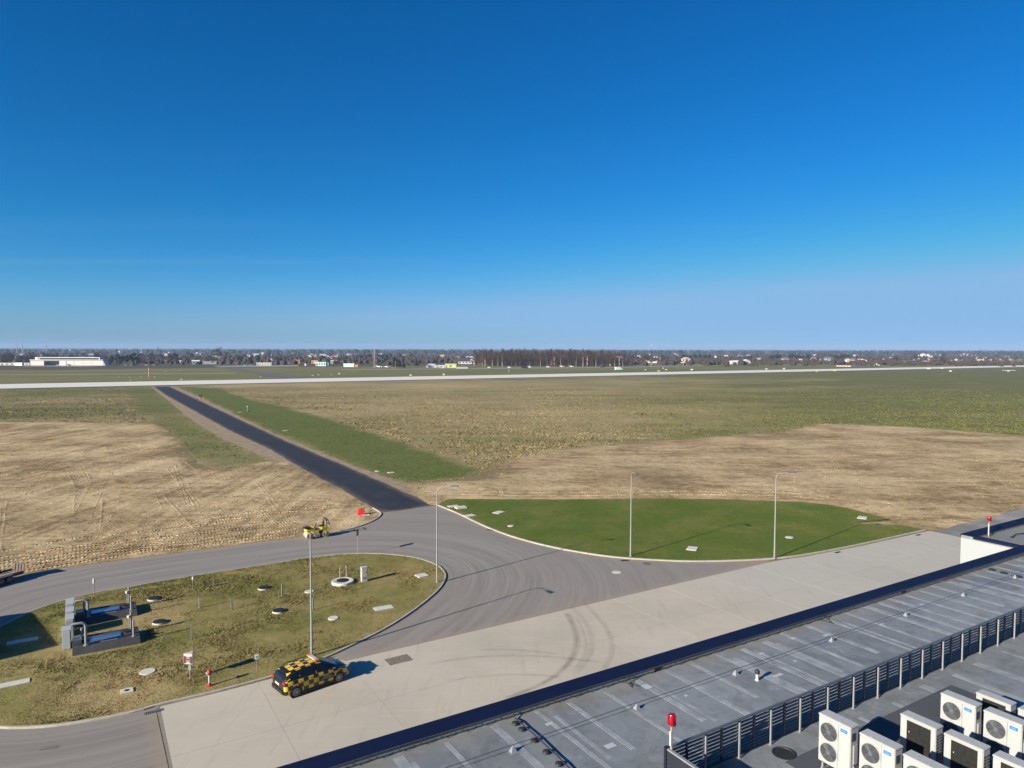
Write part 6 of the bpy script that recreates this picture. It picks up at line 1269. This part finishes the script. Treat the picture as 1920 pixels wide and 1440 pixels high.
for px, py, h in ((735, 690.5, 17), (738.3, 690.5, 14), (741.2, 690.8, 14), (954, 698, 6)):
    g, s = FP(px, py); o = MB().cyl((0, 0, -.1), (0, 0, h * s), .14, .1, 8).build('light_pole', pm((.5, .48, .42)), None, False, 0, (g.x, g.y, 0)); tag(o, 'thin pale pole before the spruce clump' if px < 800 else 'thin pale pole standing alone in grass before the wood', 'pole', 'thin pale poles')
g, s = FP(702, 689.5); t = thing('lattice_mast', 'slender grey lattice mast rising over the horizon', 'mast', (g.x, g.y, 0)); H_ = 39 * s
L3 = [(math.cos(a) , math.sin(a)) for a in (0, 2.094, 4.189)]
for x, y in L3: MB().cyl((x, y, -.1), (x * .25, y * .25, H_), .10, .06, 5).build('leg', pm((.42, .42, .43)), t)
for k in range(12):
    z0 = H_ * k / 12; z1 = H_ * (k + 1) / 12; f0 = 1 - .75 * k / 12; f1 = 1 - .75 * (k + 1) / 12
    for i in range(3): a = L3[i]; b = L3[(i + 1) % 3]; MB().cyl((a[0] * f0, a[1] * f0, z0), (b[0] * f1, b[1] * f1, z1), .05, .05, 4).build('brace', pm((.42, .42, .43)), t)
for px, top, lab in ((32.7, 644, 'thin tall chimney over the brown trees, left one of the pair'), (43, 644, 'thin tall chimney over the brown trees, right one of the pair'), (87.5, 649, 'shorter thin chimney right of the chimney pair')):
    d = 2600.; x = (px - 960) / F * d; H_ = 20 + (654 - top) / F * d; t = thing('chimney', lab, 'chimney', (x, d, 0)); MB().cyl((0, 0, -.2), (0, 0, H_), 1.6, 1.1, 12).build('shaft', pm((.26, .25, .26)), t, True); MB().cyl((0, 0, H_), (0, 0, H_ + 1), 1.5, 1.5, 12).build('crown', pm((.2, .19, .2)), t)
# smoke plumes
M_SM = bpy.data.materials.new('steam'); M_SM.use_nodes = True; nt = M_SM.node_tree; nt.nodes.remove(nt.nodes['Principled BSDF']); pv = nt.nodes.new('ShaderNodeVolumePrincipled'); pv.inputs['Color'].default_value = (.95, .95, .97, 1); pv.inputs['Density'].default_value = .035; nt.links.new(pv.outputs[0], nt.nodes['Material Output'].inputs['Volume'])
for (a, b), lab, w0 in ((((1215, 657), (1223, 644.5)), 'taller slanting white steam plume on the horizon', 3.5), (((1224.5, 657), (1228.5, 650.5)), 'shorter white steam plume on the horizon', 4.5)):
    d = 5200.; pts = []; 
    for k in range(7): f = k / 6; pts.append(((a[0] + (b[0] - a[0]) * f - 960) / F * d, 0, 20 + (656 - (a[1] + (b[1] - a[1]) * f)) / F * d))
    o = MB().tube([(x - pts[0][0], y, max(z, 5) if k else 2) for k, (x, y, z) in enumerate(pts)], [w0 * (1 + .25 * k + .3 * rnd.random()) for k in range(7)], 10).build('steam_plume', M_SM, None, True, 0, (pts[0][0], d, 0)); tag(o, lab, 'steam', 'steam plumes on the horizon')
# ---- aircraft, vehicles and field markers far off
def plane(px, py, rot, body, trim, label, sc=1.0, grp='light aircraft parked by the far taxiway'):
    g, s = FP(px, py); t = thing('light_aircraft', label, 'aircraft', (g.x, g.y, .04), face_cam(g) + rot, grp); t.scale = (sc,) * 3; A = pm(body, .4); T = pm(trim, .4)
    MB().tube([(0, -3.2, 1.2), (0, -2.4, 1.25), (0, -.8, 1.4), (0, .8, 1.4), (0, 4.2, 1.5)], [.25, .5, .65, .55, .15], 10).build('fuselage', A, t, True); MB().obox((0, -.6, 2.1), (9.5, 1.3, .16)).build('wing', A, t, False, .04); MB().obox((0, 4.0, 1.6), (3.0, .8, .1)).build('tailplane', A, t)
    MB().add([(-.05, 3.4, 1.6), (-.05, 4.4, 1.6), (-.05, 4.5, 2.9), (-.05, 4.0, 2.9), (.05, 3.4, 1.6), (.05, 4.4, 1.6), (.05, 4.5, 2.9), (.05, 4.0, 2.9)], [(0, 1, 2, 3), (7, 6, 5, 4), (0, 4, 5, 1), (1, 5, 6, 2), (2, 6, 7, 3), (3, 7, 4, 0)]).build('fin', T, t)
    MB().obox((0, -1.3, 1.75), (1.0, .9, .5)).build('cabin_glass', M_WIN, t, False, .1); MB().obox((0, -3.3, 1.2), (1.8, .05, .14)).build('propeller', M_CBLK, t)
    for x, y in ((-1.1, -.4), (1.1, -.4), (0, -2.6)): MB().cyl((x - .08, y, .28), (x + .08, y, .28), .28, .28, 12).build('wheel', M_TYRE, t); MB().cyl((x, y, .28), (x * .4, y, 1.1), .05, .05, 6).build('strut', A, t)
plane(1054, 688.6, 1.2, (.66, .65, .63), (.5, .06, .05), 'white light aircraft with red fin, left one before the wood', .75); plane(1072, 688.6, 1.2, (.66, .65, .63), (.5, .06, .05), 'white light aircraft with red fin, right one before the wood', .75)
plane(130, 686.6, .4, (.03, .03, .03), (.03, .03, .03), 'dark light aircraft parked before the hangar door', 1.0, None); plane(1891, 699, .15, (.68, .66, .65), (.4, .1, .1), 'white light aircraft with pinkish trim on the taxiway beyond the field', 1.05, None); plane(712, 690, .9, (.66, .65, .63), (.5, .5, .5), 'white light aircraft among bushes below the lattice mast', 1.0, None); plane(726, 690, 1.3, (.66, .65, .63), (.1, .1, .1), 'white light aircraft beside the thin pale poles', .9, None)
def vehicle(px, py, L, Hh, rot, body, label, cab_=True, name='van', cat='van', grp=None):
    g, s = FP(px, py); t = thing(name, label, cat, (g.x, g.y, .03), face_cam(g) + rot, grp); A = pm(body, .4); w_ = min(2.2, L * .42) / 2
    MB().add([(-L / 2, -w_, .35), (L / 2, -w_, .35), (L / 2, w_, .35), (-L / 2, w_, .35), (-L / 2, -w_, Hh * .6), (L / 2, -w_, Hh * .5), (L / 2, w_, Hh * .5), (-L / 2, w_, Hh * .6)], [(0, 3, 2, 1), (4, 5, 6, 7), (0, 1, 5, 4), (1, 2, 6, 5), (2, 3, 7, 6), (3, 0, 4, 7)]).build('body', A, t, False, .08)
    MB().add([(-L * .42, -w_ * .95, Hh * .58), (L * .28, -w_ * .95, Hh * .54), (L * .28, w_ * .95, Hh * .54), (-L * .42, w_ * .95, Hh * .58), (-L * .38, -w_ * .8, Hh), (L * .1, -w_ * .8, Hh), (L * .1, w_ * .8, Hh), (-L * .38, w_ * .8, Hh)], [(0, 3, 2, 1), (4, 5, 6, 7), (0, 1, 5, 4), (1, 2, 6, 5), (2, 3, 7, 6), (3, 0, 4, 7)]).build('cabin', M_WIN if cab_ else A, t, False, .06)
    for x in (-L * .3, L * .3):
        for y in (-w_, w_): MB().cyl((x, y - .1, .35), (x, y + .1, .35), .35, .35, 12).build('wheel', M_TYRE, t)
CC = ((.08, .12, .2), (.5, .52, .54), (.12, .16, .24), (.6, .6, .6), (.05, .06, .08), (.14, .18, .25))
for i in range(11): vehicle(229 + i * 6.6 + rnd.uniform(-1, 1), 685.3, 4.3, 1.5, rnd.uniform(-.4, .4), CC[i % 6], 'parked car in the row before the trees right of the hangar', True, 'parked_car', 'car', 'cars parked right of the hangar')
for i in range(4): vehicle(461 + i * 5.2, 685.5, 4.3, 1.6, .2, (.62, .62, .6) if i % 2 == 0 else (.2, .24, .35), 'pale parked car below the spruce at the gravel yard', True, 'parked_car', 'car', 'cars at the gravel yard')
vehicle(984, 691, 7, 2.8, .1, (.02, .02, .022), 'black lorry at the left part of the wood edge', False, 'lorry', 'lorry'); vehicle(993, 690, 4, 2, 0, (.4, .42, .43), 'grey trailer next to the black lorry', False, 'trailer', 'trailer'); vehicle(1028, 689.6, 5, 1.9, 0, (.34, .36, .38), 'grey glider trailer before the wood', False, 'trailer', 'trailer'); vehicle(917, 691, 3.5, 1.8, 0, (.4, .42, .42), 'small grey trailer by the striped pole left of the wood', False, 'trailer', 'trailer'); vehicle(955, 690.5, 4.2, 1.8, 0, (.42, .44, .44), 'grey box trailer before the left part of the wood', False, 'trailer', 'trailer'); vehicle(1363, 687.5, 4.4, 1.6, .3, (.02, .02, .02), 'black car alone in grass left of the arched hangar', True, 'parked_car', 'car')
# box lorry
g, s = FP(1160, 695.3); t = thing('box_lorry', 'pale mint and white box lorry in grass before the wood', 'lorry', (g.x, g.y, 0), face_cam(g) + .5); MB().box(-3.6, 1.6, -1.2, 1.2, .9, 3.5).build('box_body', pm((.56, .66, .62)), t, False, .08); MB().box(1.7, 3.6, -1.1, 1.1, .6, 2.6).build('cab', pm((.4, .55, .5)), t, False, .15); MB().box(2.9, 3.62, -1.0, 1.0, 1.6, 2.4).build('windscreen', M_WIN, t)
for x in (-2.4, 2.6):
    for y in (-1.05, 1.05): MB().cyl((x, y - .15, .45), (x, y + .15, .45), .45, .45, 12).build('wheel', M_TYRE, t)
# helicopter
g, s = FP(1129, 689.2); t = thing('helicopter', 'dark helicopter with drooping rotor parked before the right end of the wood', 'helicopter', (g.x, g.y, 0), face_cam(g)); DKM = pm((.022, .024, .028), .5)
MB().tube([(-3.6, 0, 1.4), (-2.4, 0, 1.5), (0, 0, 1.7), (2.4, 0, 1.7), (3.2, 0, 1.9)], [.4, .95, 1.25, 1.1, .5], 12).build('fuselage', DKM, t, True); MB().tube([(3.0, 0, 2.0), (8.6, 0, 2.4)], [.4, .18], 8).build('tail_boom', DKM, t); MB().box(8.2, 9.0, -.06, .06, 2.0, 3.8).build('tail_fin', pm((.4, .42, .44)), t); MB().cyl((0, 0, 2.8), (0, 0, 3.5), .18, .15, 8).build('rotor_mast', DKM, t)
for a in (.1, 1.67, 3.24, 4.8): MB().obox((3.6 * math.cos(a), 3.6 * math.sin(a), 3.5), (7.0, .34, .06), a).build('rotor_blade', pm((.2, .21, .21)), t)
for y in (-1, 1): MB().tube([(-2.4, y, .12), (2.0, y, .12)], .1, 8).build('skid', DKM, t); MB().cyl((-.8, y, .12), (-.8, y * .5, .9), .06, .06, 6).build('skid_leg', DKM, t)
# runway signs and markers
def board(px, py, wpx, hpx, col, label, grp):
    g, s = FP(px, py); t = thing('field_sign', label, 'sign', (g.x, g.y, 0), face_cam(g), grp); w_ = wpx * s / 2; h = max(hpx * s, .5)
    MB().box(-w_, w_, -.12, .12, .25, .25 + h).build('panel', pm(col), t, False, .03)
    for x in (-w_ * .7, w_ * .7): MB().cyl((x, 0, -.05), (x, 0, .26), .06, .06, 6).build('leg', pm((.2, .2, .2)), t)
Yl = (.36, .29, .07); Wt = (.40, .39, .36)
for px, py, w_, h, c in ((1235, 697, 5, 2, Yl), (1531, 697.5, 3, 2.2, Yl), (1564.5, 696.3, 6, 2.6, Yl)): board(px, py, w_, h, c, 'small yellow guidance sign at the runway edge', 'yellow guidance signs by the runway')
for px, py, w_, h, c in ((770, 705.3, 4.5, 2.6, Wt), (832, 704.2, 4, 3, Wt), (1210, 694.5, 2.5, 1.5, Wt), (1249, 694.3, 3.5, 1.6, Wt), (1243.5, 691.5, 2.4, 1.5, Wt), (1297, 694.2, 4.5, 1.5, (.55, .58, .5)), (1437, 693, 4, 1.7, Wt), (1470, 692.8, 3.5, 2.2, Wt), (1741, 692.5, 6, 2, Wt), (1766, 691.7, 4, 1.7, Wt), (1782, 697, 4, 1.7, (.5, .5, .45)), (1407, 684.5, 3, 2.4, Wt), (243, 708.5, 3, 1.3, Wt), (264, 708.6, 2.5, 1.3, Wt), (290, 709, 2.6, 2.4, Wt), (340, 713.5, 2.6, 2.5, (.55, .6, .5)), (245, 714.5, 2.4, 2, (.4, .45, .35)), (310.5, 697, 2, 1.4, Wt), (336.5, 697, 1.6, 1.2, Wt), (223.5, 708.6, 2.5, 1.4, Wt), (489, 708, 3, 1.2, (.5, .48, .2)), (586, 705.5, 3, 1.4, Wt), (597, 704, 3, 1.4, Wt), (621, 703.8, 2, 1.2, Wt), (636, 702.5, 2.4, 2.5, (.5, .58, .55)), (1639, 685.5, 2, 2.6, Wt), (1648, 686, 2, 2.2, Wt), (1644, 684.5, 2, 3, Wt)): board(px, py, w_, h, c, 'small pale marker box standing in the airfield grass', 'pale marker boxes in the airfield grass')
for px, py in ((593.5, 706), (491, 708.5), (1747, 697.2), (1787, 697)): board(px, py, 2.5, 1.3, (.02, .02, .02), 'small black marker box standing in the airfield grass', 'black marker boxes in the airfield grass')
g, s = FP(1582, 687.2); t = thing('barrier', 'long low orange and white barrier across the dark taxiway', 'barrier', (g.x, g.y, .04), face_cam(g))
for k in range(10): MB().box(-12.5 * s + k * 2.5 * s, -12.5 * s + k * 2.5 * s + 2.4 * s, -.3, .3, 0, 1.1).build('block', pm((.58, .27, .17)) if k % 2 else pm((.64, .5, .42)), t)

# ================================================================== GRASS TUFTS
def tufts(name, poly, n, h0, h1, mat, seed, parent, bias, step=0):
    r = np.random.RandomState(seed); P = np.array(poly); x0, y0 = P.min(0); x1, y1 = P.max(0); xs = []; ys = []
    x = r.uniform(x0, x1, n * 2); y = r.uniform(y0, y1, n * 2); k = sdf(poly, x, y) > .08
    cl = fbm(x * 1.3, y * 1.3, seed, 3); k &= cl + r.uniform(-.25, .25, len(x)) > bias
    for ex, ey, er in EXCL: k &= (x - ex) ** 2 + (y - ey) ** 2 > er * er
    x = x[k][:n]; y = y[k][:n]; N = len(x); V_ = []; 
    h = h0 + (h1 - h0) * r.rand(N) ** 1.5 * np.clip((fbm(x * .35, y * .35, seed + 3) - .25) * 2.4, .1, 1.3); verts = np.zeros((N, 9, 3)); 
    for b in range(3):
        a = r.uniform(0, 2 * np.pi, N); ln = h * r.uniform(.5, 1.1, N); w_ = h * .28; da = r.uniform(0, 2 * np.pi, N)
        verts[:, 3 * b, 0] = x + w_ * np.cos(a); verts[:, 3 * b, 1] = y + w_ * np.sin(a); verts[:, 3 * b + 1, 0] = x - w_ * np.cos(a); verts[:, 3 * b + 1, 1] = y - w_ * np.sin(a); verts[:, 3 * b + 2, 0] = x + ln * np.cos(da); verts[:, 3 * b + 2, 1] = y + ln * np.sin(da)
        verts[:, 3 * b, 2] = LZ - .02; verts[:, 3 * b + 1, 2] = LZ - .02; verts[:, 3 * b + 2, 2] = LZ + h
    me = bpy.data.meshes.new(name); nv = N * 9; me.vertices.add(nv); me.vertices.foreach_set('co', verts.reshape(-1)); me.loops.add(nv); me.loops.foreach_set('vertex_index', np.arange(nv)); me.polygons.add(nv // 3); me.polygons.foreach_set('loop_start', np.arange(0, nv, 3)); me.update(calc_edges=True)
    set_attr(me, 'dry', np.repeat(dry_isl(x, y), 9) if name else np.zeros(nv)); me.materials.append(mat); return stuff(link(name, me, parent))
tufts('grass_tufts', W_ISLI, 110000, .025, .14, bpy.data.materials['lawn_dry'], 3, isl, .42)
tufts('grass_tufts', [tuple(q) for q in _ki] + _top, 60000, .03, .10, bpy.data.materials['lawn_green'], 5, rl, .42)

flat('asphalt_patch', GP([(73,1408),(78,1401),(112,1396),(109,1404)], .02), paint((.13, .125, .115), .9, 0, .25, 1.0), .0205)
# tussocks of the rough mown field
def tussocks():
    r = np.random.RandomState(77); N0 = 420000
    y = 88 + 300 * r.rand(N0) ** 1.25; x = r.uniform(-.78, .80, N0) * y
    k = (x * V.x + y * V.y) < 412
    for P in (W_SL, W_SH, W_BR, W_RL, W_AS, W_OLD): k &= sdf(P, x, y) < -.4
    k &= sdf(W_SR, x, y) < 3.5 * r.rand(N0) ** 3 * (y > 100) - .2
    x = x[k]; y = y[k]; cl = fbm(x * .25, y * .25, 5, 3); q = (cl + r.uniform(-.3, .3, len(x)) > .5) & (r.rand(len(x)) < np.clip((400 - y) / 190, 0, 1)); x = x[q]; y = y[q]; x = x[:75000]; y = y[:75000]; N = len(x)
    h = r.uniform(.07, .24, N) * (.6 + fbm(x * .05, y * .05, 8)); vt = np.zeros((N, 9, 3))
    w1 = sdf(W_WEDGE, x, y); w2 = sdf(W_LPATCH, x, y); lush = np.clip(np.maximum(w1, w2) / 3 + .5, 0, 1); h = h * (1 - .55 * lush)
    for b in range(3):
        a = r.uniform(0, 2 * np.pi, N); da = r.uniform(0, 2 * np.pi, N); ww = h * r.uniform(.5, 1.3, N); ln = h * r.uniform(.2, .9, N)
        vt[:, 3 * b, 0] = x + ww * np.cos(a); vt[:, 3 * b, 1] = y + ww * np.sin(a); vt[:, 3 * b + 1, 0] = x - ww * np.cos(a); vt[:, 3 * b + 1, 1] = y - ww * np.sin(a); vt[:, 3 * b + 2, 0] = x + ln * np.cos(da); vt[:, 3 * b + 2, 1] = y + ln * np.sin(da); vt[:, 3 * b + 2, 2] = h; vt[:, 3 * b, 2] = -.02; vt[:, 3 * b + 1, 2] = -.02
    me = bpy.data.meshes.new('grass_tussocks'); nv = N * 9; me.vertices.add(nv); me.vertices.foreach_set('co', vt.reshape(-1)); me.loops.add(nv); me.loops.foreach_set('vertex_index', np.arange(nv)); me.polygons.add(nv // 3); me.polygons.foreach_set('loop_start', np.arange(0, nv, 3)); me.update(calc_edges=True)
    bear = np.degrees(np.arctan2(x, y)); dry = .66 - np.clip((bear - 3) / 22, 0, 1) * .95
    set_attr(me, 'dry', np.repeat(dry, 9)); set_attr(me, 'lush', np.repeat(lush * .9, 9)); set_attr(me, 'town', np.zeros(nv)); me.materials.append(bpy.data.materials['field_grass']); o = stuff(link('grass_tussocks', me)); o['label'] = 'rough dry grass tussocks of the mown field'
tussocks()

# ================================================================== HAZE
hz = MB().box(-9350, 9350, -940, 9350, -1.2, 75); mh = bpy.data.materials.new('haze_air'); mh.use_nodes = True; nt = mh.node_tree; nt.nodes.remove(nt.nodes['Principled BSDF'])
pv = nt.nodes.new('ShaderNodeVolumePrincipled'); pv.inputs['Color'].default_value = (.50, .68, 1.0, 1); pv.inputs['Density'].default_value = 9.0e-5; nt.links.new(pv.outputs[0], nt.nodes['Material Output'].inputs['Volume'])
o = hz.build('haze', mh); stuff(o); o['label'] = 'thin blue haze over the far land'
